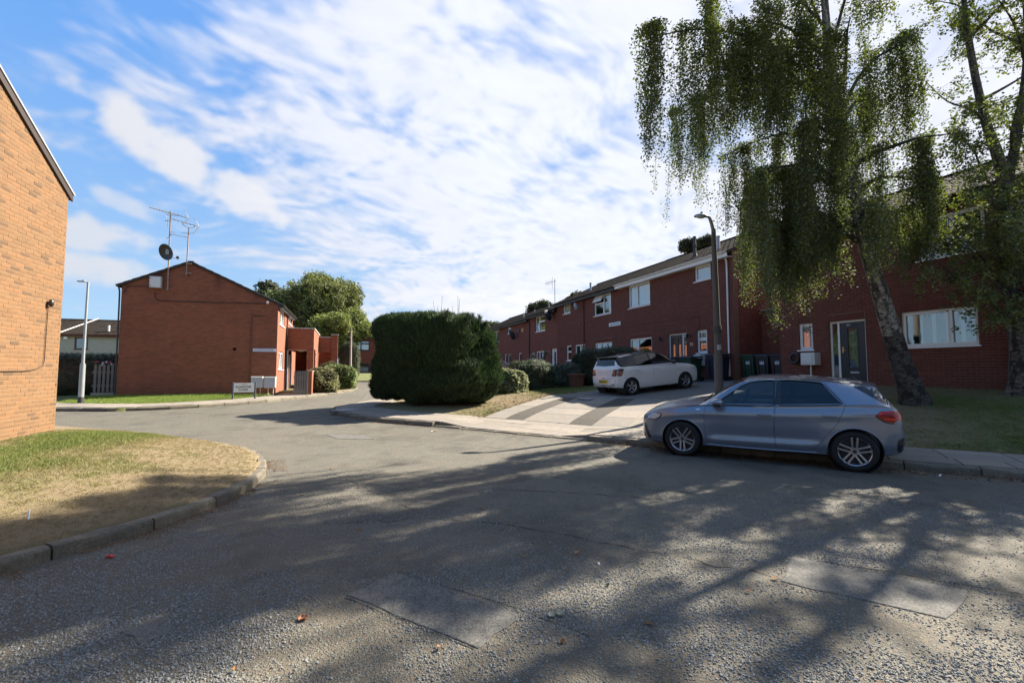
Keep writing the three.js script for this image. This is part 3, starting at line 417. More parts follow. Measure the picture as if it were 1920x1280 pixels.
// ---------- 1. orange brick house at the left edge: gable facing the road (+x)
{
  const X = -5.4, Z = -11.6, B = .36, h = thing('brick_house', 'orange sunlit brick house with blank gable wall filling the left edge', 'house', [X, B, Z]);
  const eave = 4.77, slope = Math.tan(29.6 * Math.PI / 180), half = 4.2, apex = eave + half * slope;
  // u runs away from the camera (-z); the far corner is u = 0 here, so lay u from the near corner
  const W = half * 2, w = wall(h, [0, 0, W], [0, 0, -1], [[0, -.5], [W, -.5], [W, eave], [W - half, apex], [0, eave]], [], { mat: mortarO, bricks: matsO, seed: 4, from: -.45, stain: (u, y) => { const dv = (u > W - half ? eave + (W - u) * slope : eave + u * slope) - y; return sstep(.60, .72, fbm(u * 2.4, y * .5 + 7, 3)) * sstep(1.6, .3, dv) * .75 + .07; } });
  part('brickwork', [bx(-14, -.5, 0, -.25, eave, .25), bx(-14, -.5, W - .25, -.25, eave, W), bx(-14.25, -.5, 0, -14, eave, W)], mortarO, h);
  const roof = sub('roof', h), run = (half + .07) / Math.cos(Math.atan(slope)), drop = .07 * slope;
  const sv = V(0, slope, 1).normalize(), sv2 = V(0, slope, -1).normalize();
  roofSlope(roof, [-14.2, eave - drop + .10, -.07], [1, 0, 0], sv.toArray(), 14.25, run, tilesGrey, 0, 3);
  roofSlope(roof, [.05, eave - drop + .10, W + .07], [-1, 0, 0], sv2.toArray(), 14.25, run, tilesGrey, 0, 4);
  ridge(roof, [-14.2, apex + .14, half], [.12, apex + .14, half], tilesGrey);
  const barge = (s) => { const sh = new THREE.Shape(), y0 = eave - drop, z0 = -.08; sh.moveTo(0, 0); sh.lineTo(half + .08, (half + .08) * slope); sh.lineTo(half + .08, (half + .08) * slope + .13); sh.lineTo(0, .13); const g = new THREE.ExtrudeGeometry(sh, { depth: .03, bevelEnabled: false }); g.rotateY(-Math.PI / 2); /* x->z, z->-x */ if (s) g.applyMatrix4(new THREE.Matrix4().makeScale(1, 1, -1)); g.translate(.04, y0 - .06, s ? W + .08 : -.08); return g; };
  part('barge_board', [barge(0), barge(1)], brownUPVC, h);
  const cap = s => { const g = bx(-.012, 0, 0, .012, .03, (half + .1) / Math.cos(Math.atan(slope))); g.rotateX(-Math.atan(slope)); if (s) g.scale(1, 1, -1); g.translate(.045, eave - drop + .07, s ? W + .1 : -.1); return g; };
  part('verge_trim', [cap(0), cap(1)], M([.30, .31, .33], .6), h);
  gutter(h, [-14, eave - drop + .02, -.13], [.0, eave - drop + .02, -.13], blackGutter, .045);
  // lamp socket on the wall with its cable
  const zc = z => z - Z; part('wall_sensor', [new THREE.SphereGeometry(.055, 12, 8).scale(.8, 1.35, .8).translate(.06, 2.86 - B, .48), rod([.0, 2.86 - B, .48], [.06, 2.86 - B, .48], .02)], M([.03, .022, .022], .35), h);
  part('cable', tube([[.02, 2.80 - B, .48], [.02, 2.4 - B, .49], [.02, 1.72 - B, .5], [.022, 1.66 - B, .56], [.02, 1.6 - B, .75], [.02, 1.57 - B, 1.0], [.02, 1.56 - B, 1.9], [.02, 1.5 - B, 3.2]], .007, 40, 5), brownUPVC, h);
}

// ---------- 2. middle house: shaded gable towards the camera
{
  const x0 = -9.58, x1 = -3.26, Z = -25, B = .3, W = x1 - x0, h = thing('brick_house', 'red brown brick house whose blank shaded gable carries a dish and aerials', 'house', [x0, B, Z]);
  const eL = 5.36 - B, eR = 4.78 - B, ax = 2.56, ay = 6.56 - B, ZB = 6.2;
  wall(h, [0, 0, 0], [1, 0, 0], [[0, -.5], [W, -.5], [W, eR], [ax, ay], [0, eL]], [{ u: 4.42, y: 2.49 - B, w: .16, h: .14 }], { mat: brickMid });
  { // soot streaks run down from the verge, with paler washed patches lower down
    const b = h.children[0].children[0], g = new TessellateModifier(.16, 9).modify(b.geometry), p = g.attributes.position, cc = []; for (let i = 0; i < p.count; i++) { const u = p.getX(i), y = p.getY(i), dv = (u < ax ? eL + (ay - eL) * u / ax : ay - (ay - eR) * (u - ax) / (W - ax)) - y, st = sstep(.50, .62, fbm(u * 3.2 + 5, y * .35, 3)) * sstep(.25 + .9 * vn(u * 2.2, 3), 0, dv), pt = (fbm(u * .9 + 30, y * 1.3 + 8, 4) - .5) * .34, k = 1 - .5 * st + pt; cc.push(k, k, k); } g.setAttribute('color', new THREE.Float32BufferAttribute(cc, 3)); b.geometry = g; b.material = brickMid.clone(); b.material.vertexColors = true; b.material.userData = {};
  }
  part('air_brick', bx(4.42, 2.49 - B, -.12, 4.58, 2.63 - B, -.08), M([.02, .015, .012], 1), h);
  const op = [{ u: .52, y: 3.87 - B, w: 1.75, h: .93 }, { u: 4.3, y: 4.27 - B, w: 1.3, h: .47 }, { u: .5, y: 1.58 - B, w: 1.75, h: .93 }];
  const wr = wall(h, [W, 0, -.25], [0, 0, -1], [[0, -.5], [ZB, -.5], [ZB, eR], [0, eR]], op, { mat: brickMid });
  for (const q of op) windowIn(wr, q, { cols: [.5, .5], deep: .05, curtain: [[0, 1]] });
  part('brickwork', [bx(0, -.5, -ZB, .25, eL, -.25), bx(.25, -.5, -ZB, W - .25, eR, -ZB + .25)], brickMid, h);
  const roof = sub('roof', h), sR = V(-(W - ax), ay - eR, 0).normalize(), sL = V(ax, ay - eL, 0).normalize();
  roofSlope(roof, [W + .22, eR - .1 + .08, .1], [0, 0, -1], sR.toArray(), ZB + .1, Math.hypot(W - ax, ay - eR) + .26, tilesSlate, 40, 5);
  roofSlope(roof, [-.16, eL - .08 + .08, -ZB], [0, 0, 1], sL.toArray(), ZB + .1, Math.hypot(ax, ay - eL) + .2, tilesSlate, 40, 6);
  ridge(roof, [ax, ay + .12, .08], [ax, ay + .12, -ZB], tilesSlate);
  part('fascia', [bx(W, eR - .16, -ZB, W + .16, eR + .02, .02)], fasciaDark, h); gutter(h, [W + .2, eR - .02, .02], [W + .2, eR - .02, -ZB], blackGutter);
  gutter(h, [-.16, eL - .02, .04], [-.16, eL - .02, -ZB], blackGutter); pipe(h, [[-.12, eL - .05, .0], [-.06, eL - .35, .02], [-.05, 2.5, .02], [-.05, -.2, .02]], blackGutter);
  pipe(h, [[W + .2, eR - .05, -3.2], [W + .07, eR - .35, -3.2], [W + .07, 2, -3.2], [W + .07, -.1, -3.2]], blackGutter);
  pipe(h, [[W - 1.14, 4.19 - B, .03], [W - 1.14, 2.9 - B, .03], [W - 1.14, 1.5 - B, .03], [W - 1.14, .3 - B, .03]], M([.13, .05, .03], .6), .022);
  part('cable', [tube([[1.25, 5.1 - B, .02], [1.28, 4.86 - B, .02], [1.5, 4.74 - B, .02], [3.4, 4.76 - B, .02], [5.8, 4.82 - B, .02]], .016, 40, 5), tube([[.1, 5.0 - B, .02], [.25, 5.32 - B, .02], [1.0, 5.36 - B, .02]], .012, 20, 5), tube([[W - 1.14, 4.19 - B, .03], [W - .6, 4.2 - B, .02]], .012, 8, 5)], brownUPVC, h);
  // porch: walls each side of the covered entrance, parapet over it
  const px = W, pw = 1.45, pz = -3.4, pd = 5.4, top = 3.9 - B, und = 2.75 - B;
  part('porch_parapet', [bx(px, und, pz - .2, px + pw - .2, top, pz), bx(px + pw - .2, und, pz - pd, px + pw, top, pz), bx(px, und - .02, pz - pd, px + pw - .2, und + .1, pz - .2)], brickMid, h);
  part('porch_pier', [bx(px + pw - .36, -.4, pz - .28, px + pw - .003, und - .02, pz - .003), bx(px + pw - .25, -.4, pz - pd, px + pw - .003, und, pz - 1.6)], brickMid, h);
  part('coping', [bx(px - .02, top, pz - .26, px + pw + .04, top + .06, pz + .04), bx(px + pw - .26, top, pz - pd, px + pw + .04, top + .06, pz - .26)], M([.45, .43, .4], .9, { map: grain }), h);
  part('soffit_board', bx(px + .004, und - .1, pz - .25, px + pw - .37, und - .021, pz - .02), M([.32, .2, .14], .8), h);
  part('porch_light', new THREE.CylinderGeometry(.13, .13, .06, 14).translate(px + .75, und - .1, pz - .6), M([.7, .7, .66], .4), h);
  part('back_wall', [bx(px, -.5, pz - pd, px + pw - .25, und - .02, pz - pd + .2)], brickMid, h);
  { const d = sub('door', h, [px + .02, -.02, pz - 1.2]); part('frame', [bx(0, 0, -.08, .08, 2.1, 0), bx(0, 0, -1, .08, 2.1, -.92), bx(0, 2.1, -1, .08, 2.18, 0)], white, d); part('door_leaf', bx(0, .02, -.92, .04, 2.1, -.08), M([.5, .5, .48], .5), d); }
  part('porch_post', [bx(px + .05, -.4, pz - .1, px + .13, und - .1, pz - .02)], white, h);
  part('path', bx(px + .01, -.35, pz - pd, px + pw - .26, .02, .6), M([.32, .22, .17], .95, { map: grain }), h);
  // second wing beyond, with lit pier
  part('rear_wing', [bx(px + .9, und - .02, -8.2, px + 2.35, 3.72 - B, -8), bx(px + 2.25, -.4, -8.4, px + 2.65, 3.9 - B, -7.9), bx(px + .9, -.4, -8.9, px + 2.6, und - .02, -8.6)], brickMid, h);
  part('wing_coping', [bx(px + .88, 3.72 - B, -8.24, px + 2.24, 3.78 - B, -7.96), bx(px + 2.21, 3.9 - B, -8.44, px + 2.69, 3.96 - B, -7.86)], M([.45, .43, .4], .9, { map: grain }), h);
  part('terrace_beyond', [bx(px - 5, -.4, -40, px - .55, 4.3 - B, -7.0)], brickMid, h);
  { const rf = sub('roof', h); roofSlope(rf, [px - .4, 4.35 - B, -6.6], [0, 0, -1], V(-2.6, 1.2, 0).normalize().toArray(), 8, 2.9, tilesSlate, 0, 9); }
}

// ---------- 3. the terrace on the right, facing -x
const TX = 15;
function terraceHouse(label, z0, z1, eave, o) { // z0 far end, z1 near end
  const B = o.base, h = thing('brick_house', label, 'house', [TX, B, z0], 0, o.group), L = z1 - z0, e = eave - B;
  const op = o.open.map(q => ({ ...q, u: q.z - z0, y: q.y - B, w: q.w, h: q.h }));
  const w = wall(h, [0, 0, 0], [0, 0, 1], [[0, -.6], [L, -.6], [L, e], [0, e]], op, { mat: o.bricks ? mortarR : brickRed, bricks: o.bricks ? matsR : null, seed: o.seed, from: -.6, max: o.max });
  part('brickwork', [bx(.25, -.6, .001, 7.2, e, .22), bx(.25, -.6, L - .22, 7.2, e, L - .001), bx(7, -.6, .22, 7.2, e, L - .22), bx(.25, 2.3, .22, 7, 2.45, L - .22)], brickRed, h);
  if (o.gableNear || o.gableFar) for (const z of [o.gableNear ? L : 0]) { const s = new THREE.Shape(); s.moveTo(0, e); s.lineTo(7.2, e); s.lineTo(3.6, e + 3.6 * .47); const g = new THREE.ExtrudeGeometry(s, { depth: .22, bevelEnabled: false }); g.translate(0, 0, z - .22); part('gable', g, brickRed, h); }
  const roof = sub('roof', h), run = (3.6 + .3) / Math.cos(Math.atan(.47)), sv = V(1, .47, 0).normalize(), sw = V(-1, .47, 0).normalize();
  roofSlope(roof, [-.3, e - .3 * .47 + .1, L + (o.gableNear ? .08 : 0)], [0, 0, -1], sv.toArray(), L + (o.gableNear ? .08 : 0), run, tilesBrown, o.tiles || 0, o.seed);
  roofSlope(roof, [7.5, e - .3 * .47 + .1, 0], [0, 0, 1], sw.toArray(), L, run, tilesBrown, 0, o.seed + 1);
  ridge(roof, [3.6, e + 3.6 * .47 + .16, 0], [3.6, e + 3.6 * .47 + .16, L], tilesBrown);
  part('fascia', [bx(-.28, e - .24, .01, -.255, e + .02, L - .01), bx(-.255, e - .24, .01, -.003, e - .225, L - .01)], o.fascia || fasciaDark, h);
  gutter(h, [-.335, e - .02, .01], [-.335, e - .02, L - .01], o.gut || blackGutter);
  o.open.forEach((q, i) => q.door ? door(w, op[i], q.door) : windowIn(w, op[i], q.win || {}));
  if (o.extra) o.extra(h, w, B, z0, L, e); return h;
}
const flue = (h, z, r, hgt, m, cowl) => part('flue', cowl ? [rod([1.0, 0, z], [1.0, hgt, z], r), new THREE.CylinderGeometry(r * 1.5, r * 1.5, .06, 10).translate(1.0, hgt * .62, z), new THREE.CylinderGeometry(r * 1.25, r * .9, .18, 10).translate(1.0, hgt, z), new THREE.CylinderGeometry(r * 1.3, r * 2.2, .22, 10).translate(1.0, .12, z)] : [rod([1.0, 0, z], [1.0, hgt, z], r), new THREE.CylinderGeometry(r * 1.2, r * 1.2, .05, 10).translate(1.0, hgt, z)], m, h);
const lampBracket = (h, x, y, z) => part('wall_lamp', [rbx(x - .03, y - .1, z - .03, x, y + .05, z + .03, .01), rod([x - .02, y, z], [x - .14, y + .05, z], .01), new THREE.CylinderGeometry(.07, .045, .16, 6).translate(x - .16, y - .04, z), new THREE.ConeGeometry(.085, .07, 6).translate(x - .16, y + .08, z)], blackPl, h);
const blueish = M([.38, .47, .56], .7);
// nearest of the row, white eaves
terraceHouse('dark red brick terraced house with white eaves board and black front door', -22.9, -14.45, 6.52, {
  base: 1.22, seed: 11, bricks: true, gableNear: true, fascia: white, gut: white, tiles: 60, group: undefined, max: 300,
  open: [{ z: -21.9, y: 5.02, w: 1.96, h: 1.28, win: { cols: [.38, .62], curtain: [[0, 1]] } }, { z: -16.66, y: 5.6, w: 1.0, h: .7, win: { cols: [1], curtain: [[0, 1]] } },
    { z: -21.85, y: 2.2, w: 1.98, h: 1.1, soldier: 1, win: { cols: [.36, .64] } }, { z: -18.56, y: 1.24, w: 1.3, h: 2.08, soldier: 1, door: { side: .3, panes: [[.16, .38, .42, .93], [.62, .84, .42, .93]], letter: .27, brass: steel } },
    { z: -16.6, y: 2.33, w: .63, h: 1.03, soldier: 1, win: { cols: [{ w: 1, rows: [.62, .38] }] } }],
  extra(h, w, B, z0, L, e) {
    flue(h, -17.7 - z0, .07, 1.0, M([.05, .045, .045], .7), 1).position.y = e + .47 + .05; flue(h, -16.2 - z0, .085, .62, M([.33, .34, .36], .5), 0).position.y = e + .47 + .1;
    pipe(h, [[-.33, e - .06, L - .25], [-.06, e - .4, L - .25], [-.06, 2.2, L - .25], [-.06, -.1, L - .25]], white, .036);
    lampBracket(h, 0, 3.12 - B, -19.0 - z0); lampBracket(h, 0, 3.14 - B, -17.05 - z0);
    part('meter_cabinet', [rbx(-.26, 1.75 - B, -16.55 - z0, 0, 2.24 - B, -16.12 - z0, .012), rbx(-.275, 1.8 - B, -16.5 - z0, -.255, 2.19 - B, -16.17 - z0, .008)], M([.62, .63, .62], .45), h);
    part('house_number', [text('15', .17, .012).rotateY(-Math.PI / 2).translate(-.012, 2.75 - B, -16.93 - z0)], M([.45, .38, .25], .4, { metalness: .5 }), h);
    part('cable', tube([[-.01, 4.0 - B, .3], [-.012, 4.02 - B, 3], [-.012, 4.0 - B, 6.4], [-.012, 3.9 - B, 6.5], [-.012, 2.3 - B, 6.5]], .009, 30, 5), brownUPVC, h);
  }
});
terraceHouse('dark red brick terraced house with street plaque, satellite dish and propped open top window', -31.25, -22.91, 6.5, {
  base: 1.2, seed: 12, bricks: true, max: 260, tiles: 30,
  open: [{ z: -25.75, y: 5.0, w: 2.02, h: 1.3, win: { cols: [{ w: .55, rows: [.62, .38], open: 1 }, .45], curtain: [[.8, 1]] } }, { z: -30.2, y: 5.64, w: 1.14, h: .72, win: { cols: [1], curtain: [[0, 1]] } },
    { z: -25.7, y: 2.15, w: 2.03, h: 1.12, soldier: 1, win: { cols: [.33, .34, .33] } }, { z: -28.42, y: 1.6, w: 1.45, h: 1.7, win: { cols: [.5, .5], curtain: [[.4, 1]] } }, { z: -29.74, y: 2.2, w: .76, h: 1.1, win: { cols: [{ w: 1, rows: [.6, .4] }] } }],
  extra(h, w, B, z0, L, e) {
    part('downpipe', tube([[-.05, e - .1, 4.2], [-.05, 3, 4.2], [-.05, 0, 4.2]], .034), brownUPVC, h); pipe(h, [[-.02, 3.15 - B, .9], [-.1, 3.1 - B, .9]], brownUPVC, .03);
    flue(h, -27.9 - z0, .07, .62, M([.33, .34, .36], .5), 0).position.y = e + .47 + .05;
  }
});
const W2 = (z, y, w, h, win) => ({ z, y, w, h, win });
terraceHouse('red brick terraced house with white door and black dish under a lower eave', -36.9, -31.26, 6.2, {
  base: 1.12, seed: 13,
  open: [W2(-35.5, 4.72, 2.0, 1.27, { cols: [.36, { w: .64, rows: [.66, .34] }] }), W2(-35.4, 2.1, 1.9, 1.0, { cols: [.33, .34, .33] }), { z: -32.35, y: 1.15, w: 1.0, h: 2.05, door: { leaf: M([.6, .6, .58], .5), panes: [[.3, .7, .3, .9]] } }],
  extra(h, w, B, z0, L, e) { pipe(h, [[-.3, e - .05, .1], [-.06, e - .3, .1], [-.06, 2, .1], [-.06, 0, .1]], blackGutter, .045); flue(h, 2.0, .05, .4, M([.33, .34, .36], .5), 0).position.y = e + .5; }
});
terraceHouse('red brick terraced house with two small white framed windows, seen past the clipped conifer', -44.2, -36.91, 6.02, {
  base: 1.05, seed: 14,
  open: [W2(-42.7, 5.08, 1.05, .62, { cols: [1] }), W2(-43.6, 2.2, .7, .9, {}), { z: -42.6, y: 1.15, w: 1.0, h: 1.95, door: { leaf: M([.05, .12, .09], .4) } }, W2(-39.6, 1.6, .8, 1.5, {})],
  extra(h, w, B, z0, L, e) { part('vent_cover', [rbx(-.05, 4.95 - B, 4.2, 0, 5.35 - B, 4.9, .01)], M([.04, .045, .05], .6), h); part('alarm_box', rbx(-.06, 4.98 - B, 5.5, 0, 5.3 - B, 6.0, .02), M([.45, .22, .06], .5), h); flue(h, 3.4, .06, .5, M([.33, .34, .36], .5), 0).position.y = e + .48; flue(h, 6.2, .06, .5, M([.33, .34, .36], .5), 0).position.y = e + .48; }
});
terraceHouse('farthest red brick house of the terrace, half behind the clipped conifer', -52, -44.21, 5.98, {
  base: 1.0, seed: 15, gableFar: true,
  open: [W2(-47.3, 4.45, 2.0, 1.25, { cols: [.4, .6] }), W2(-47.4, 1.9, 1.9, 1.1, { cols: [.4, .6] }), W2(-51, 4.5, 1.2, 1.1, {})]
});
// shaded house on the right, behind the birch
terraceHouse('deep shaded brick house behind the birch trees with wide white window', -12.35, -4.0, 6.15, {
  base: 1.08, seed: 16, bricks: true, gableFar: true, max: 300, tiles: 60, fascia: fasciaDark,
  open: [{ z: -7.95, y: 4.62, w: 1.45, h: 1.15, win: { cols: [.5, .5] } }, { z: -11.62, y: 2.27, w: .52, h: .92, soldier: 1, win: { cols: [1], curtain: [[0, 1]] } },
    { z: -10.55, y: 1.12, w: 1.14, h: 2.04, soldier: 1, door: { side: -.24, panes: [[.3, .68, .26, .9]], lining: M([.16, .18, .19], .6), letter: .17, handleLeft: true } }, { z: -8.45, y: 2.22, w: 1.7, h: 1.0, soldier: 1, win: { t: .055, cols: [.66, .34], slats: 6 } }, { z: -5.9, y: 4.6, w: 1.4, h: 1.1, win: { cols: [.5, .5] } }],
  extra(h, w, B, z0, L, e) {
    part('meter_cabinet', [rbx(-.3, 1.74 - B, 1.0, 0, 2.16 - B, 1.5, .012), rbx(-.32, 1.79 - B, 1.04, -.3, 2.11 - B, 1.42, .008), rod([-.15, 1.1 - B, 1.25], [-.15, 1.74 - B, 1.25], .025)], M([.6, .61, .58], .5), h);
    pipe(h, [[-.33, e - .06, 6.2], [-.06, e - .4, 6.2], [-.06, 2.2, 6.2], [-.06, -.1, 6.2]], blackGutter, .045);
    part('hose_reel', [new THREE.TorusGeometry(.16, .05, 8, 20).rotateY(Math.PI / 2).translate(-.1, 1.98 - B, .62)], blackPl, h);
    part('door_number', text('54', .07, .01).rotateY(-Math.PI / 2).translate(-.075, 3.0 - B, -9.86 - z0), M([.4, .4, .4], .4), h);
  }
});
{ // recessed passage between the two houses, with a dark gate
  const h = thing('passage_wall', 'dark recessed brick wall joining the two houses beside the bins', 'wall', [TX, 1.15, -14.44]), L = 2.08;
  wall(h, [1.5, 0, 0], [0, 0, 1], [[0, -.5], [L, -.5], [L, 2.9], [0, 2.9]], [{ u: L - .95, y: 0, w: .9, h: 1.9 }], { mat: brickRed, thick: .2 });
  part('gate', [0, 1, 2, 3, 4, 5].map(i => bx(1.55, .03, L - .94 + i * .148, 1.58, 1.87, L - .94 + i * .148 + .14)), M([.02, .018, .018], .7), h);
  part('coping', bx(1.45, 2.9, 0, 1.75, 2.96, L), M([.3, .28, .26], .9), h);
}
// ---------- 4. houses closing the views
{
  const x0 = -.15, Z = -57.5, B = .62, h = thing('brick_house', 'red brick house with dark window frames closing the far end of the road', 'house', [x0, B, Z]), W = 12, e = 4.85;
  const op = [{ u: 1.0, y: 3.2, w: 1.7, h: 1.25 }, { u: 1.0, y: .55, w: 1.7, h: 1.15 }, { u: 5, y: 3.2, w: 1.7, h: 1.25 }, { u: 8.6, y: .6, w: 1.7, h: 1.15 }];
  const w = wall(h, [0, 0, 0], [1, 0, 0], [[0, -.6], [W, -.6], [W, e], [0, e]], op, { mat: brickRed }); const dk = M([.03, .03, .03], .5);
  for (const q of op) windowIn(w, q, { frame: dk, t: .09, cols: [.4, { w: .6, rows: [.7, .3] }], curtain: [[0, .38], [.42, 1, 0, .7]] });
  part('brickwork', [bx(0, -.6, -7, .25, e, -.25), bx(W - .25, -.6, -7, W, e, -.25), bx(.25, -.6, -7, W - .25, e, -6.75)], brickRed, h);
  const roof = sub('roof', h), sv = V(0, .5, -1).normalize(); roofSlope(roof, [-.2, e - .12, .3], [1, 0, 0], sv.toArray(), W + .4, 4.3, tilesBrown, 40, 31); roofSlope(roof, [W + .2, e - .12, -7.3], [-1, 0, 0], V(0, .5, 1).normalize().toArray(), W + .4, 4.3, tilesBrown, 0, 32);
  part('fascia', bx(-.15, e - .22, .22, W + .15, e - .02, .25), fasciaDark, h); part('verge_trim', rod([-.22, e - .05, .32], [-.22, e + 1.85, -3.5], .05), M([.5, .5, .48], .6), h);
}
{
  const Z = -58, B = .5, h = thing('rendered_house', 'grey rendered house with brown tiled roof seen between the two brick gables', 'house', [-36, B, Z]), W = 20, e = 4.6, m = M([.40, .38, .34], .95, { map: grain, bumpMap: grainBump, bumpScale: .004 });
  const op = [{ u: 10.15, y: 3.1, w: 1.1, h: 1.2 }, { u: 14.5, y: 3.05, w: 2.4, h: 1.2 }]; const w = wall(h, [0, 0, 0], [1, 0, 0], [[0, -.6], [W, -.6], [W, e], [0, e]], op, { mat: m }), br = M([.09, .03, .018], .5);
  windowIn(w, op[0], { frame: br, t: .08, cols: [1] }); windowIn(w, op[1], { frame: br, t: .08, cols: [.6, .4], curtain: [[0.05, .55]] });
  part('walls', [bx(0, -.6, -7, .25, e, -.25), bx(W - .25, -.6, -7, W, e, -.25), bx(.25, -.6, -7, W - .25, e, -6.75)], m, h);
  const roof = sub('roof', h); roofSlope(roof, [-.2, e - .1, .3], [1, 0, 0], V(0, .5, -1).normalize().toArray(), W + .4, 4.4, tilesBrown, 0, 33); roofSlope(roof, [W + .2, e - .1, -7.3], [-1, 0, 0], V(0, .5, 1).normalize().toArray(), W + .4, 4.4, tilesBrown, 0, 34);
  part('fascia', bx(-.2, e - .25, .2, W + .2, e + .02, .26), M([.13, .03, .02], .6), h); gutter(h, [-.2, e, .36], [W + .2, e, .36], M([.13, .03, .02], .6));
  part('roof_verge', rod([9.0, e + .1, .3], [10.6, e + 1.95, -3.3], .06), M([.5, .49, .46], .7), h); part('roof_vent', [rod([12.6, e + .45, -.7], [12.6, e + 1.05, -.7], .1)], white, h);
  part('security_light', rbx(9.35, 4.1, .02, 9.65, 4.35, .2, .03), white, h);
  part('wall_vent', [new THREE.SphereGeometry(.1, 8, 6).scale(1.6, .8, .8).translate(10.2, 2.6, .03), new THREE.SphereGeometry(.1, 8, 6).scale(1.6, .8, .8).translate(14, 2.45, .03)], blackPl, h);
}
{ const h = thing('brick_house', 'plain brick house behind the rendered one at the left', 'house', [-46, .5, -62]); part('brickwork', bx(0, -.6, -7, 9.6, 4.8, 0), brickRed, h); const r = sub('roof', h); roofSlope(r, [-.2, 4.75, .3], [1, 0, 0], V(0, .5, -1).normalize().toArray(), 19.5, 4.4, tilesBrown, 0, 35); }
// ---------- 5. what stands behind the viewpoint: it shows only in window glass and car paint
{
  const h = thing('brick_house', 'long brick terrace across the road mouth, seen only mirrored in paint and glass', 'house', [18, .3, 21]), W = 38, e = 5.0, op = []; for (let i = 0; i < 9; i++) op.push({ u: 1.2 + i * 4.1, y: 3.3, w: 1.6, h: 1.15 }, { u: 1.2 + i * 4.1, y: .9, w: 1.6, h: 1.15 });
  const w = wall(h, [0, 0, 0], [-1, 0, 0], [[0, -.6], [W, -.6], [W, e], [0, e]], op, { mat: brickRed }); for (const q of op) windowIn(w, q, { cols: [.4, .6], curtain: [[0, .3], [.7, 1]] });
  part('brickwork', [bx(-.25, -.6, .25, 0, e, 7), bx(-W, -.6, .25, -W + .25, e, 7), bx(-W + .25, -.6, 6.75, -.25, e, 7)], brickRed, h);
  const roof = sub('roof', h); roofSlope(roof, [.2, e - .1, -.3], [-1, 0, 0], V(0, .47, 1).normalize().toArray(), W + .4, 4.2, tilesBrown, 0, 61); roofSlope(roof, [-W - .2, e - .1, 7.3], [1, 0, 0], V(0, .47, -1).normalize().toArray(), W + .4, 4.2, tilesBrown, 0, 62); part('fascia', bx(-W, e - .22, -.26, 0, e, -.23), fasciaDark, h);
}
// ================= CARS =================
const EV = new Evaluator(); EV.useGroups = false; EV.attributes = ['position', 'normal', 'uv'];
const brush = g => { if (!g.attributes.uv) g.setAttribute('uv', new THREE.BufferAttribute(new Float32Array(g.attributes.position.count * 2), 2)); const b = new Brush(g); b.updateMatrixWorld(true); return b; };
const csg = (a, b, op) => EV.evaluate(a, b, op);
function curve(pts) { // monotone cubic
  const n = pts.length, m = [], d = []; for (let i = 0; i < n - 1; i++) d[i] = (pts[i + 1][1] - pts[i][1]) / (pts[i + 1][0] - pts[i][0]);
  for (let i = 0; i < n; i++) m[i] = i === 0 ? d[0] : i === n - 1 ? d[n - 2] : d[i - 1] * d[i] <= 0 ? 0 : 2 * d[i - 1] * d[i] / (d[i - 1] + d[i]);
  return s => { if (s <= pts[0][0]) return pts[0][1]; if (s >= pts[n - 1][0]) return pts[n - 1][1]; let i = 0; while (pts[i + 1][0] < s) i++; const h = pts[i + 1][0] - pts[i][0], t = (s - pts[i][0]) / h, t2 = t * t, t3 = t2 * t; return (2 * t3 - 3 * t2 + 1) * pts[i][1] + (t3 - 2 * t2 + t) * h * m[i] + (-2 * t3 + 3 * t2) * pts[i + 1][1] + (t3 - t2) * h * m[i + 1]; };
}
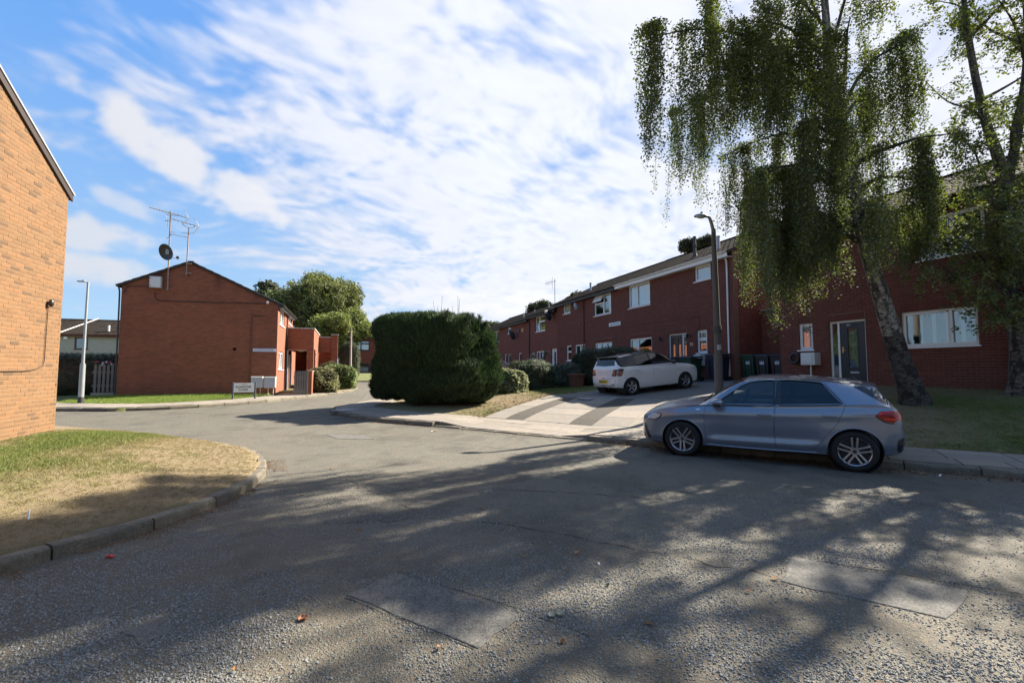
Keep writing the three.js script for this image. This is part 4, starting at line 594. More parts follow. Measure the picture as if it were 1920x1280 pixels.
function loft(sp, inset = 0, s0 = 0, s1 = sp.L, floor) {
  const st = []; const N = 78; for (let i = 0; i <= N; i++) { const t = i / N; st.push(s0 + (s1 - s0) * (t - .5 * .72 * Math.sin(2 * Math.PI * t) / Math.PI)); }
  if (!inset) { st.push(...sp.extra); st.sort((a, b) => a - b); }
  const P = [], I = []; let m = 0;
  st.forEach(s => {
    const zb = sp.zb(s) - inset, yb = (floor ?? sp.yb(s)), yt = sp.yt(s) - inset, zr = Math.min(sp.zr(s), sp.zb(s) - .02) - inset, yr = Math.min(yt - sp.crown(s), yt - .004), be = Math.max(Math.min(sp.belt(s), yr - .004), yb + .02), pts = [[0, yb], [.6 * zb, yb], [zb - .10, yb + .004], [zb - .035, yb + .035]];
    for (let k = 1; k <= 17; k++) { const t = k / 17.6, y = mix(yb + .035, be, t), q = sp.side(t, s); pts.push([zb - q, y]); }
    const zbe = Math.max(zb - .045, zr); pts.push([zbe, be]);
    for (let k = 1; k <= 4; k++) { const t = k / 5; pts.push([mix(zbe, zr, t) + .018 * Math.sin(Math.PI * t) * sstep(.05, .2, yr - be), mix(be, yr, t)]); }
    pts.push([zr, yr]);
    for (const f of [.94, .8, .6, .35]) pts.push([zr * f, yr + (yt - yr) * (1 - f * f)]); pts.push([0, yt]);
    m = pts.length; const ring = [...pts.map(([z, y]) => [sp.sF - s, y, z]), ...pts.slice(1, -1).reverse().map(([z, y]) => [sp.sF - s, y, -z])]; ring.forEach(p => P.push(...p));
  });
  const R = 2 * m - 2, n = st.length; for (let i = 0; i + 1 < n; i++) for (let j = 0; j < R; j++) { const a = i * R + j, b = i * R + (j + 1) % R, c = a + R, d = b + R; I.push(a, c, b, b, c, d); }
  for (const [i, fl] of [[0, 0], [n - 1, 1]]) for (let j = 0; j < m - 1; j++) { const a = i * R + j, b = i * R + j + 1, c = i * R + (R - j - 1) % R, d = i * R + (R - j) % R; const q = j === 0 ? [[0, 1, R - 1]] : j === m - 2 ? [[j, j + 1, R - j]] : [[j, j + 1, R - j - 1], [j, R - j - 1, R - j]]; for (const t of q) { const v = t.map(k => i * R + k); fl ? I.push(v[0], v[2], v[1]) : I.push(v[0], v[1], v[2]); } }
  let g = new THREE.BufferGeometry(); g.setAttribute('position', new THREE.Float32BufferAttribute(P, 3)); 
  let vol = 0; for (let i = 0; i < I.length; i += 3) { const a = I[i] * 3, b = I[i + 1] * 3, c = I[i + 2] * 3; vol += P[a] * (P[b + 1] * P[c + 2] - P[b + 2] * P[c + 1]) - P[a + 1] * (P[b] * P[c + 2] - P[b + 2] * P[c]) + P[a + 2] * (P[b] * P[c + 1] - P[b + 1] * P[c]); }
  if (vol < 0) for (let i = 0; i < I.length; i += 3) { const t = I[i]; I[i] = I[i + 1]; I[i + 1] = t; }
  g.setIndex(I); g = toCreasedNormals(g, .62); return g;
}
const prism = (poly, a, b, map) => { // poly in 2D, extruded from a to b
  const s = new THREE.Shape(); poly.forEach((p, i) => i ? s.lineTo(...p) : s.moveTo(...p)); const g = new THREE.ExtrudeGeometry(s, { depth: b - a, bevelEnabled: false }); g.translate(0, 0, a); if (map) g.applyMatrix4(map); g.computeVertexNormals(); return brush(g);
};
const shrink = (poly, d) => { const cx = poly.reduce((s, p) => s + p[0], 0) / poly.length, cy = poly.reduce((s, p) => s + p[1], 0) / poly.length; return poly.map(([x, y]) => { const l = Math.hypot(x - cx, y - cy); return [cx + (x - cx) * (l - d) / l, cy + (y - cy) * (l - d) / l]; }); };
function carShell(sp) {
  const outer = loft(sp), om = new THREE.Mesh(outer, new THREE.MeshBasicMaterial({ side: THREE.DoubleSide })), rc = new THREE.Raycaster(), X = s => sp.sF - s;
  const sidePoly = p => p.map(([s, y]) => [X(s), y]), topMap = new THREE.Matrix4().makeRotationX(Math.PI / 2); // (x, z) polygons extruded in y
  let body = csg(brush(outer), brush(loft(sp, .055, sp.cab[0], sp.cab[1], sp.cab[2])), SUBTRACTION);
  for (const w of sp.windows) body = csg(body, prism(sidePoly(w), -1.2, 1.2), SUBTRACTION);
  for (const [poly, y0, y1] of sp.screens) body = csg(body, prism(poly.map(([s, z]) => [X(s), z]), -y1, -y0, topMap), SUBTRACTION);
  for (const s of sp.axles) for (const sg of [-1, 1]) { const c = new THREE.CylinderGeometry(sp.arch, sp.arch, .62, 44); c.rotateX(Math.PI / 2); c.translate(X(s), sp.wr + .005, sg * .82); body = csg(body, brush(c), SUBTRACTION); }
  const parts = {};
  parts.doors = []; for (const [d, poly] of sp.doors.entries()) for (const sg of [-1, 1]) { const a = sg < 0 ? -1.2 : .12, b = sg < 0 ? -.12 : 1.2; const dp = csg(body, prism(sidePoly(shrink(poly, .005)), a, b), INTERSECTION); body = csg(body, prism(sidePoly(poly), a, b), SUBTRACTION); parts.doors.push([dp.geometry, d, sg]); }
  for (const [k, poly, y0, y1] of sp.lids || []) { parts[k] = csg(body, prism(shrink(poly, .006).map(([s, z]) => [X(s), z]), -y1, -y0, topMap), INTERSECTION).geometry; body = csg(body, prism(poly.map(([s, z]) => [X(s), z]), -y1, -y0, topMap), SUBTRACTION); }
  if (sp.roofCut) { const up = prism(sidePoly(sp.roofCut), -1.2, 1.2); parts.roof = csg(body, up, INTERSECTION).geometry; body = csg(body, up, SUBTRACTION); parts.doors = parts.doors.flatMap(([g, d, sg]) => [[csg(brush(g), up, SUBTRACTION).geometry, d, sg], [csg(brush(g), up, INTERSECTION).geometry, d, sg, 1]]); }
  parts.body = body.geometry;
  // a thin sheet lying on the skin: poly in (s, y) for sides, (z, y) for ends, (s, z) from above
  parts.patch = (poly, how, off = .004, thick = 0, tess = .07) => {
    const s = new THREE.Shape(); poly.forEach((p, i) => i ? s.lineTo(...p) : s.moveTo(...p)); let g = new THREE.ShapeGeometry(s); g = mergeVertices(new TessellateModifier(tess, 8).modify(g)); const p = g.attributes.position, o = V(0, 0, 0), d = V(0, 0, 0); om.updateMatrixWorld();
    for (let i = 0; i < p.count; i++) {
      const a = p.getX(i), b = p.getY(i); if (how === 'L') { o.set(X(a), b, -3); d.set(0, 0, 1); } else if (how === 'R') { o.set(X(a), b, 3); d.set(0, 0, -1); } else if (how === 'rear') { o.set(X(8), b, a); d.set(1, 0, 0); } else if (how === 'front') { o.set(X(-4), b, a); d.set(-1, 0, 0); } else { o.set(X(a), 4, b); d.set(0, -1, 0); }
      rc.set(o, d); const h = rc.intersectObject(om)[0]; let q = h ? h.point : (parts._last || o.clone().addScaledVector(d, 2.2)); parts._last = q.clone(); q = q.clone().addScaledVector(d, -off); p.setXYZ(i, q.x, q.y, q.z);
    }
    g.computeVertexNormals(); g.deleteAttribute('uv'); g.setAttribute('uv', new THREE.BufferAttribute(new Float32Array(p.count * 2), 2)); return g;
  };
  parts.at = (a, b, how) => { const g = parts.patch([[a - .01, b - .01], [a + .01, b - .01], [a, b + .01]], how, 0); const p = g.attributes.position; return V(p.getX(0), p.getY(0), p.getZ(0)); };
  parts.line = (pts, how, r, off = 0) => { const c = new THREE.CatmullRomCurve3(pts.map(p => parts.at(p[0], p[1], how).add(how === 'L' ? V(0, 0, -off) : how === 'R' ? V(0, 0, off) : how === 'top' ? V(0, off, 0) : V(-off, 0, 0))), false, 'catmullrom', .1); return new THREE.TubeGeometry(c, pts.length * 5, r, 5, false); };
  return parts;
}
const tyreM = M([.009, .009, .010], .85), tyreTread = M([.012, .012, .012], .9);
function wheel(car, x, z, r, rimR, kind, out) { // out: +1 right side, -1 left side
  const g = sub('wheel', car, [x, r, z]), w = .1, pr = [[rimR - .012, -w + .012], [rimR + .006, -w + .004], [rimR + .03, -w], [r - .03, -w + .004], [r - .008, -w + .022], [r, -w + .05], [r, w - .05], [r - .008, w - .022], [r - .03, w - .004], [rimR + .03, w], [rimR + .006, w - .004], [rimR - .012, w - .012]];
  const t = new THREE.LatheGeometry(pr.map(p => new THREE.Vector2(p[0], p[1])), 56); t.rotateX(Math.PI / 2); part('tyre', t, tyreM, g);
  const silver = kind.rim, dark = M([.02, .02, .022], .6), R = [], rimP = [[rimR - .012, -.075], [rimR - .03, -.06], [rimR - .035, .05], [rimR - .02, .078], [rimR + .004, .088], [rimR + .008, .08]]; const l = new THREE.LatheGeometry(rimP.map(p => new THREE.Vector2(p[0], p[1] * out)), 56); l.rotateX(Math.PI / 2); R.push(l);
  for (let k = 0; k < 5; k++) for (const sg of (kind.twin ? [-1, 1] : [0])) {
    const s = new THREE.Shape(), a = .045, b = rimR - .012, w0 = kind.twin ? .011 : .024, w1 = kind.twin ? .0125 : .03; s.moveTo(a, -w0); s.lineTo(b, -w1); s.lineTo(b, w1); s.lineTo(a, w0); s.closePath();
    const e = new THREE.ExtrudeGeometry(s, { depth: .022, bevelEnabled: true, bevelSize: .003, bevelThickness: .004, bevelSegments: 1 }); e.translate(0, sg * (kind.twin ? .026 : 0), -.011); e.rotateZ(sg * (kind.twin ? .05 : 0));
    e.rotateY(-.10); e.rotateZ(k * Math.PI * .4 + (kind.turn || 0)); if (out < 0) e.rotateY(Math.PI); e.translate(0, 0, out * .064); R.push(e);
  }
  const hub = new THREE.CylinderGeometry(.052, .06, .03, 20); hub.rotateX(Math.PI / 2); hub.translate(0, 0, out * .055); R.push(hub); part('rim', R, silver, g);
  const disc = new THREE.CylinderGeometry(rimR - .03, rimR - .03, .01, 30); disc.rotateX(Math.PI / 2); disc.translate(0, 0, out * .0); const cap = new THREE.CylinderGeometry(.026, .028, .012, 16); cap.rotateX(Math.PI / 2); cap.translate(0, 0, out * .073); part('brake_disc', [disc, cap], dark, g);
  return g;
}
function seats(car, sp, xs, m) { for (const [x, z] of xs) part('seat', [rbx(x - .3, .5, z - .23, x + .2, .66, z + .23, .05), rbx(x - .46, .6, z - .22, x - .30, 1.08, z + .22, .06).applyMatrix4(new THREE.Matrix4()), rbx(x - .47, 1.1, z - .12, x - .36, 1.27, z + .12, .045)], m, car); }
// ---- grey-blue hatchback parked at the kerb
const audiSpec = {
  L: 4.03, sF: .80, axles: [.80, 3.363], wr: .316, arch: .362, extra: [.004, .012, .02, .03, .045, 1.1, 1.13, 1.16, 3.66, 3.68, 3.70, 3.72, 3.9, 3.93, 3.96, 3.975, 3.985, 3.995, 4.01, 4.02, 4.026], cab: [1.25, 3.78, .62],
  yt: curve([[0, .50], [.006, .58], [.03, .68], [.08, .745], [.2, .815], [.4, .885], [.7, .945], [1.0, .98], [1.12, .995], [1.2, 1.035], [1.5, 1.235], [1.75, 1.38], [1.88, 1.42], [2.1, 1.447], [2.4, 1.455], [2.8, 1.44], [3.2, 1.405], [3.5, 1.365], [3.66, 1.335], [3.72, 1.27], [3.84, 1.10], [3.90, 1.01], [3.95, .95], [3.982, .82], [4.0, .68], [4.02, .6], [4.03, .5]]),
  yb: curve([[0, .34], [.05, .24], [.3, .2], [.6, .19], [3.0, .2], [3.6, .24], [3.95, .30], [4.03, .38]]),
  zb: curve([[0, .40], [.01, .52], [.03, .62], [.08, .71], [.16, .775], [.3, .825], [.6, .862], [.8, .872], [1.15, .864], [2.2, .868], [2.9, .868], [3.36, .878], [3.6, .862], [3.8, .825], [3.92, .77], [3.98, .70], [4.015, .60], [4.03, .5]]),
  belt: curve([[0, .48], [.01, .55], [.03, .64], [.08, .70], [.2, .76], [.4, .845], [.7, .915], [1.1, .95], [1.28, .955], [2.3, .982], [3.26, 1.03], [3.55, 1.045], [3.72, 1.04], [3.84, 1.0], [3.9, .95], [3.95, .89], [3.982, .77], [4.0, .65], [4.02, .57], [4.03, .47]]),
  zr: curve([[0, .36], [.01, .48], [.03, .56], [.08, .63], [.2, .685], [.5, .735], [1.0, .745], [1.12, .735], [1.5, .645], [1.85, .585], [2.4, .575], [3.2, .56], [3.66, .54], [3.74, .56], [3.86, .62], [3.93, .64], [3.98, .62], [4.02, .52], [4.03, .42]]),
  crown: curve([[0, .01], [.1, .04], [.6, .05], [1.1, .035], [1.4, .05], [1.9, .05], [3.5, .05], [3.7, .03], [4.03, .01]]),
  side: (t, s) => { const m = sstep(1.18, 1.4, s) * sstep(3.0, 2.75, s), n = sstep(.45, 1.0, s) * sstep(3.95, 3.6, s), a = .045 * Math.pow(Math.max(0, .17 - t) / .17, 1.3), b = .062 * Math.pow(Math.max(0, t - .80) / .20, 1.15) * mix(.7, 1, n), lo = t < .17 ? 0 : t < .27 ? (t - .17) / .10 : Math.max(0, 1 - (t - .27) / .42); return a + b + .026 * lo * m + .008 * n * Math.max(0, 1 - Math.abs(t - .68) / .16); },
  windows: [[[1.36, .985], [1.57, 1.135], [1.80, 1.30], [1.93, 1.355], [2.10, 1.385], [2.295, 1.395], [2.275, 1.0]], [[2.375, 1.005], [2.395, 1.398], [2.75, 1.385], [2.97, 1.36], [3.22, 1.05]]],
  screens: [[[[1.17, -.70], [1.83, -.545], [1.87, -.3], [1.88, 0], [1.87, .3], [1.83, .545], [1.17, .70], [1.14, .35], [1.135, 0], [1.14, -.35]], .9, 1.6], [[[3.69, -.49], [3.86, -.56], [3.885, 0], [3.86, .56], [3.69, .49]], .95, 1.6]],
  doors: [[[1.215, .27], [1.185, .6], [1.195, .88], [1.27, .968], [1.5, 1.125], [1.80, 1.335], [1.95, 1.385], [2.325, 1.425], [2.30, 1.0], [2.275, .55], [2.29, .27]], [[2.30, .27], [2.285, .55], [2.31, 1.0], [2.335, 1.425], [2.8, 1.41], [3.01, 1.375], [3.275, 1.035], [3.17, .76], [2.93, .42], [2.80, .27]]],
  lids: [['bonnet', [[.10, -.60], [.5, -.70], [1.09, -.70], [1.12, 0], [1.09, .70], [.5, .70], [.10, .60], [.07, 0]], .55, 1.03]]
};
const blackTrim = M([.010, .010, .011], .3), chrome = M([.75, .75, .76], .18, { metalness: 1 });
const tint = MP([.16, .19, .21], .015, { transmission: 1, thickness: 0, ior: 1.5 }), clearTint = MP([.42, .47, .47], .015, { transmission: 1, thickness: 0, ior: 1.55 });
const interior = M([.02, .02, .022], .9);
{
  const sp = audiSpec, paint = MP([.15, .186, .236], .30, { metalness: .45, clearcoat: 1, clearcoatRoughness: .02 }), k = carShell(sp), X = s => sp.sF - s;
  const car = thing('parked_hatchback', 'grey blue five door hatchback parked on the kerb under the birch', 'car');
  part('body', k.body, paint, car); part('bonnet', k.bonnet, paint, car);
  for (const [g, d, sg] of k.doors) {
    const o = sub('door', car); part('door_skin', g, paint, o); const side = sg < 0 ? 'L' : 'R', hs = d ? 3.04 : 2.13, hy = d ? .865 : .84, p = k.at(hs, hy, side);
    part('handle', [rbx(p.x - .1, p.y - .014, p.z + sg * .005, p.x + .1, p.y + .016, p.z + sg * .04, .012), rbx(p.x - .105, p.y - .012, p.z - .01, p.x - .075, p.y + .014, p.z + .01, .008)], paint, o);
    part('window', k.patch(shrink(sp.windows[d], -.004), side, -.008), d ? tint : clearTint, o);
    const w = shrink(sp.windows[d], -.008); part('window_seal', k.line([...w, w[0]], side, .009, .002), blackTrim, o);
  }
  for (const sd of ['L', 'R']) {
    const sg = sd === 'L' ? -1 : 1; part('pillar_trim', k.patch([[2.272, 1.0], [2.306, 1.0], [2.328, 1.398], [2.292, 1.398]], sd, .004), blackTrim, car); part('pillar_trim', k.patch([[2.314, 1.0], [2.378, 1.004], [2.398, 1.398], [2.336, 1.398]], sd, .004), blackTrim, car); part('rear_side_glass', k.patch([[3.40, 1.305], [3.655, 1.315], [3.80, 1.145], [3.865, 1.05], [3.80, 1.045], [3.755, 1.065]], sd, .004), MP([.006, .007, .009], .06), car);
    // mirror
    const p = k.at(1.42, .99, sd); part('mirror', [new THREE.SphereGeometry(1, 18, 12).scale(.1, .068, .12).applyMatrix4(new THREE.Matrix4().makeRotationY(sg * .25)).translate(p.x + .0, p.y + .045, p.z + sg * .16)], paint, car); part('mirror_foot', [rbx(p.x - .06, p.y - .03, p.z + sg * .17 - .10, p.x + .06, p.y - .005, p.z + sg * .17 + .07, .012), rod([p.x, p.y - .02, p.z], [p.x - .01, p.y - .02, p.z + sg * .1], .028)], blackTrim, car);
    // lamps
    const red = MP([.20, .002, .003], .15), redIn = MP([.62, .015, .01], .2); const tl = [[3.63, .885], [3.70, .955], [3.87, .965], [3.955, .945], [3.965, .855], [3.85, .785], [3.74, .80]]; const lamp = sub('tail_light', car); part('lens', k.patch(tl, sd, .006), red, lamp); part('light_bar', [k.patch([[3.72, .835], [3.75, .83], [3.86, .82], [3.95, .865], [3.95, .885], [3.86, .845], [3.75, .855]], sd, .011), k.patch([[3.70, .90], [3.72, .93], [3.86, .945], [3.86, .955], [3.70, .945], [3.66, .89]], sd, .011)], redIn, lamp); part('tail_lens_rear', k.patch([[sg * .78, .95], [sg * .45, .94], [sg * .42, .84], [sg * .76, .81]], 'rear', .006), red, lamp); part('lamp_surround', k.line([...tl, tl[0]], sd, .008, .004), blackTrim, lamp);
    const hl = [[.135, .705], [.2, .742], [.36, .775], [.43, .768], [.40, .705], [.33, .655], [.17, .652]]; const head = sub('headlight', car); part('lens', k.patch(hl, sd, .008), MP([.75, .78, .8], .03, { transmission: .6, thickness: 0, clearcoat: 1, ior: 1.6 }), head); part('reflector', k.patch(shrink(hl, .012), sd, .003), M([.25, .27, .30], .25), head); part('projector', k.patch([[.16, .668], [.25, .672], [.26, .71], [.2, .715]], sd, .006), blackTrim, head); part('lamp_surround', k.line([...hl, hl[0]], sd, .007, .006), blackTrim, head);
    part('bumper_vent', k.patch([[.075, .56], [.12, .54], [.2, .34], [.24, .285], [.16, .29], [.09, .42]], sd, .005), blackTrim, car); part('rear_vent', k.patch([[3.90, .52], [3.985, .56], [3.995, .40], [3.93, .33], [3.89, .36]], sd, .006), blackTrim, car);
    part('sill_blade', k.line([[1.22, .262], [1.6, .25], [2.2, .25], [2.86, .262]], sd, .016, .004), paint, car);
    for (const s of sp.axles) { const c = []; for (let i = 0; i <= 16; i++) { const a = Math.PI * (-.02 + i / 16 * 1.04); c.push([s + Math.cos(a) * .372, .32 + Math.sin(a) * .372]); } part('arch_lip', k.line(c, sd, .011, .0), paint, car); const b = new THREE.CylinderGeometry(.36, .36, .5, 30, 1, true); b.rotateX(Math.PI / 2); b.translate(X(s), .32, sg * .60); part('wheel_housing', b, interior, car); }
    part('fender_badge', k.patch([[1.05, .865], [1.12, .865], [1.125, .88], [1.055, .88]], sd, .004), chrome, car);
  }
  part('windscreen', k.patch(shrink(sp.screens[0][0], -.006), 'top', -.006), clearTint, car); part('rear_window', k.patch(shrink(sp.screens[1][0], -.006), 'top', -.006), tint, car);
  part('scuttle', k.patch([[1.085, -.68], [1.16, -.69], [1.15, 0], [1.16, .69], [1.085, .68], [1.10, 0]], 'top', .004), blackTrim, car); part('wiper', [k.line([[1.16, -.45], [1.2, -.1], [1.22, .15]], 'top', .008, .012)], blackTrim, car);
  // roof spoiler
  { const s = new THREE.Shape(); s.moveTo(-.53, 0); s.lineTo(.53, 0); s.lineTo(.52, -.14); s.quadraticCurveTo(0, -.2, -.52, -.14); const g = new THREE.ExtrudeGeometry(s, { depth: .022, bevelEnabled: true, bevelSize: .012, bevelThickness: .010, bevelSegments: 2 }); g.rotateX(-Math.PI / 2); g.rotateY(-Math.PI / 2); g.applyMatrix4(new THREE.Matrix4().makeRotationZ(.12)); const p = k.at(3.55, 0, 'top'); g.translate(p.x, p.y - .045, 0); const q = g.attributes.position; for (let i = 0; i < q.count; i++) q.setY(i, q.getY(i) - .05 * Math.pow(q.getZ(i) / .56, 2)); g.computeVertexNormals(); part('spoiler', g, paint, car); }
  { const p = k.at(3.42, 0, 'top'), s = new THREE.Shape(); s.moveTo(.08, 0); s.lineTo(-.06, 0); s.lineTo(-.05, .045); s.quadraticCurveTo(-.01, .055, .08, 0); const g = new THREE.ExtrudeGeometry(s, { depth: .02, bevelEnabled: true, bevelSize: .006, bevelThickness: .006, bevelSegments: 1 }); g.translate(p.x, p.y - .005, -.01); part('roof_aerial', g, blackTrim, car); }
  part('grille', k.patch([[-.42, .66], [.42, .66], [.46, .52], [.3, .34], [-.3, .34], [-.46, .52]], 'front', .006), blackTrim, car); part('number_plate', k.patch([[-.26, .42], [.26, .42], [.26, .53], [-.26, .53]], 'front', .014), M([.75, .75, .72], .4), car);
  part('rear_plate', k.patch([[-.26, .62], [.26, .62], [.26, .73], [-.26, .73]], 'rear', .012), M([.7, .52, .05], .4), car);
  part('cabin_floor', bx(X(3.7), .6, -.7, X(1.3), .64, .7), interior, car); part('dashboard', rbx(X(1.62), .7, -.72, X(1.22), .97, .72, .05), interior, car); part('steering_wheel', new THREE.TorusGeometry(.18, .016, 8, 24).rotateY(Math.PI / 2).rotateZ(.4).translate(X(1.78), .98, .36), interior, car);
  seats(car, sp, [[X(2.15), -.36], [X(2.15), .36], [X(3.0), -.36], [X(3.0), .36]], M([.03, .03, .034], .8));
  const rim = { rim: M([.42, .42, .43], .28, { metalness: .85 }), twin: true, turn: .35 }; for (const s of sp.axles) for (const sg of [-1, 1]) wheel(car, X(s), sg * .768, sp.wr, .232, { ...rim, turn: s < 1 ? .95 : .30 }, sg);
  const th = Math.atan2(.78, -.625), q = new THREE.Quaternion().setFromAxisAngle(V(0, 1, 0), th).multiply(new THREE.Quaternion().setFromAxisAngle(V(1, 0, 0), -.055)); car.quaternion.copy(q);
  const c = V(0, 0, -.86).applyQuaternion(q); car.position.set(5.86 - c.x, .004 - c.y, -6.92 - c.z);
}
// ---- white hatchback with black roof on the drive, and the red one farther along
const swiftSpec = {
  L: 3.86, sF: .80, axles: [.80, 3.25], wr: .302, arch: .345, extra: [.005, .015, .03, 1.0, 1.04, 3.6, 3.63, 3.65, 3.67, 3.74, 3.76, 3.775, 3.79, 3.81, 3.825, 3.845, 3.855], cab: [1.15, 3.62, .62],
  yt: curve([[0, .52], [.006, .6], [.03, .72], [.1, .82], [.25, .89], [.5, .95], [.8, .99], [1.0, 1.015], [1.1, 1.06], [1.4, 1.26], [1.65, 1.405], [1.78, 1.45], [2.0, 1.49], [2.4, 1.50], [2.8, 1.485], [3.2, 1.44], [3.5, 1.40], [3.62, 1.375], [3.66, 1.30], [3.72, 1.13], [3.755, 1.04], [3.78, .98], [3.80, .88], [3.82, .72], [3.845, .6], [3.86, .48]]),
  yb: curve([[0, .36], [.05, .25], [.3, .22], [.6, .2], [3.0, .21], [3.5, .25], [3.8, .30], [3.86, .38]]),
  zb: curve([[0, .42], [.01, .54], [.03, .63], [.08, .71], [.16, .77], [.3, .815], [.6, .85], [.8, .862], [1.15, .845], [2.2, .85], [2.8, .855], [3.25, .872], [3.5, .858], [3.66, .83], [3.76, .79], [3.82, .735], [3.85, .66], [3.86, .58]]),
  belt: curve([[0, .49], [.01, .57], [.03, .68], [.1, .76], [.25, .83], [.5, .90], [.8, .945], [1.1, .97], [2.3, .985], [3.25, 1.0], [3.5, 1.005], [3.66, 1.0], [3.74, .985], [3.78, .93], [3.80, .84], [3.82, .69], [3.845, .57], [3.86, .45]]),
  zr: curve([[0, .36], [.03, .56], [.1, .64], [.3, .69], [.6, .72], [1.0, .73], [1.4, .66], [1.78, .595], [2.4, .585], [3.2, .575], [3.62, .56], [3.68, .60], [3.74, .66], [3.78, .70], [3.82, .67], [3.86, .5]]),
  crown: curve([[0, .01], [.1, .04], [.6, .05], [1.1, .035], [1.4, .05], [1.9, .05], [3.5, .05], [3.65, .03], [3.86, .01]]),
  side: (t, s) => { const a = .035 * Math.pow(Math.max(0, .42 - t) / .42, 1.7), b = .05 * Math.pow(Math.max(0, t - .8) / .2, 1.6), c = .018 * sstep(.7, .85, t) * sstep(.9, 1.4, s) * sstep(3.1, 2.5, s); return a + b + c; },
  windows: [[[1.28, 1.01], [1.5, 1.165], [1.72, 1.33], [1.9, 1.40], [2.24, 1.425], [2.23, 1.02]], [[2.30, 1.02], [2.32, 1.425], [2.75, 1.41], [2.9, 1.38], [2.96, 1.03]]],
  screens: [[[[1.08, -.69], [1.72, -.55], [1.77, 0], [1.72, .55], [1.08, .69], [1.04, 0]], .9, 1.6], [[[3.64, -.52], [3.735, -.6], [3.75, 0], [3.735, .6], [3.64, .52]], .95, 1.6]],
  doors: [[[1.16, .29], [1.13, .6], [1.15, .92], [1.22, 1.0], [1.45, 1.16], [1.70, 1.35], [1.88, 1.43], [2.275, 1.455], [2.265, 1.0], [2.25, .55], [2.26, .29]], [[2.27, .29], [2.26, .55], [2.275, 1.0], [2.285, 1.455], [2.8, 1.44], [2.96, 1.40], [3.08, 1.02], [3.04, .80], [2.86, .5], [2.74, .29]]],
  roofCut: [[1.08, 1.012], [1.3, 1.006], [2.3, 1.008], [3.25, 1.016], [3.60, 1.018], [3.68, 1.1], [3.66, 1.6], [1.85, 1.6], [1.5, 1.33], [1.25, 1.15]]
};
const swiftSkin = carShell(swiftSpec);
function hatch(label, paint, roofM, plate) {
  const sp = swiftSpec, k = swiftSkin, X = s => sp.sF - s, car = thing('parked_hatchback', label, 'car');
  part('body', k.body, paint, car); part('roof', k.roof, roofM, car);
  for (const [g, d, sg, up] of k.doors) { if (!g.attributes.position.count) continue; if (up) { part('window_frame', g, roofM, car); continue; } const o = sub('door', car), side = sg < 0 ? 'L' : 'R', p = k.at(d ? 2.9 : 2.1, .88, side); part('door_skin', g, paint, o); part('handle', rbx(p.x - .09, p.y - .014, p.z + sg * .002, p.x + .09, p.y + .014, p.z + sg * .034, .012), paint, o); part('window', k.patch(shrink(sp.windows[d], -.004), side, -.008), d ? tint : clearTint, o); }
  for (const sd of ['L', 'R']) {
    const sg = sd === 'L' ? -1 : 1, p = k.at(1.36, 1.0, sd); part('mirror', new THREE.SphereGeometry(1, 16, 10).scale(.09, .075, .11).translate(p.x, p.y + .05, p.z + sg * .15), roofM, car);
    part('quarter_panel_trim', k.patch([[3.0, 1.03], [2.94, 1.39], [3.3, 1.36], [3.56, 1.3], [3.62, 1.03]], sd, .004), roofM, car);
    const tl = [[3.53, .95], [3.69, .965], [3.775, .945], [3.80, .72], [3.68, .70], [3.61, .74]], lamp = sub('tail_light', car); part('lens', k.patch(tl, sd, .006), MP([.05, .008, .012], .15, { clearcoat: 1 }), lamp); part('rear_lens', k.patch([[sg * .80, .95], [sg * .60, .945], [sg * .50, .72], [sg * .74, .70]], 'rear', .006), MP([.05, .008, .012], .15, { clearcoat: 1 }), lamp); part('light_bar', [k.patch([[sg * .74, .83], [sg * .56, .84], [sg * .55, .80], [sg * .72, .79]], 'rear', .012), k.patch([[3.64, .83], [3.76, .83], [3.77, .78], [3.66, .77]], sd, .012)], MP([.35, .05, .06], .2, { clearcoat: 1 }), lamp);
    part('headlight', k.patch([[.12, .76], [.45, .86], [.42, .74], [.16, .67]], sd, .006), MP([.5, .52, .54], .1, { clearcoat: 1 }), car);
    for (const s of sp.axles) { const b = new THREE.CylinderGeometry(.343, .343, .5, 30, 1, true); b.rotateX(Math.PI / 2); b.translate(X(s), .306, sg * .60); part('wheel_housing', b, interior, car); const c = []; for (let i = 0; i <= 16; i++) { const a = Math.PI * (-.02 + i / 16 * 1.04); c.push([s + Math.cos(a) * .35, .306 + Math.sin(a) * .35]); } part('arch_lip', k.line(c, sd, .009, 0), paint, car); }
    part('reflector', k.patch([[sg * .66, .40], [sg * .5, .40], [sg * .5, .43], [sg * .66, .43]], 'rear', .008), M([.04, .01, .012], .3), car);
  }
  part('windscreen', k.patch(shrink(sp.screens[0][0], -.006), 'top', -.006), clearTint, car); part('rear_window', k.patch(shrink(sp.screens[1][0], -.006), 'top', -.006), tint, car);
  part('spoiler', [rbx(X(3.74), 1.345, -.56, X(3.50), 1.385, .56, .018)], roofM, car);
  part('tailgate_seam', [k.line([[-.62, .66], [-.3, .62], [.3, .62], [.62, .66]], 'rear', .006, -.002), k.line([[-.55, .915], [.55, .915]], 'rear', .004, -.001)], M([.2, .2, .2], .5), car); part('tailgate_catch', k.patch([[-.08, .625], [.08, .625], [.06, .645], [-.06, .645]], 'rear', .01), blackTrim, car);
  const pl = sub('number_plate', car); part('plate', k.patch([[-.26, .46], [.26, .46], [.26, .57], [-.26, .57]], 'rear', .016), M([.75, .50, .03], .4), pl);
  if (plate) { const q = k.at(0, .515, 'rear'); part('plate_lettering', text(plate, .075, .002).rotateY(-Math.PI / 2).translate(q.x - .022, .515, 0), M([.02, .018, .015], .5), pl); }
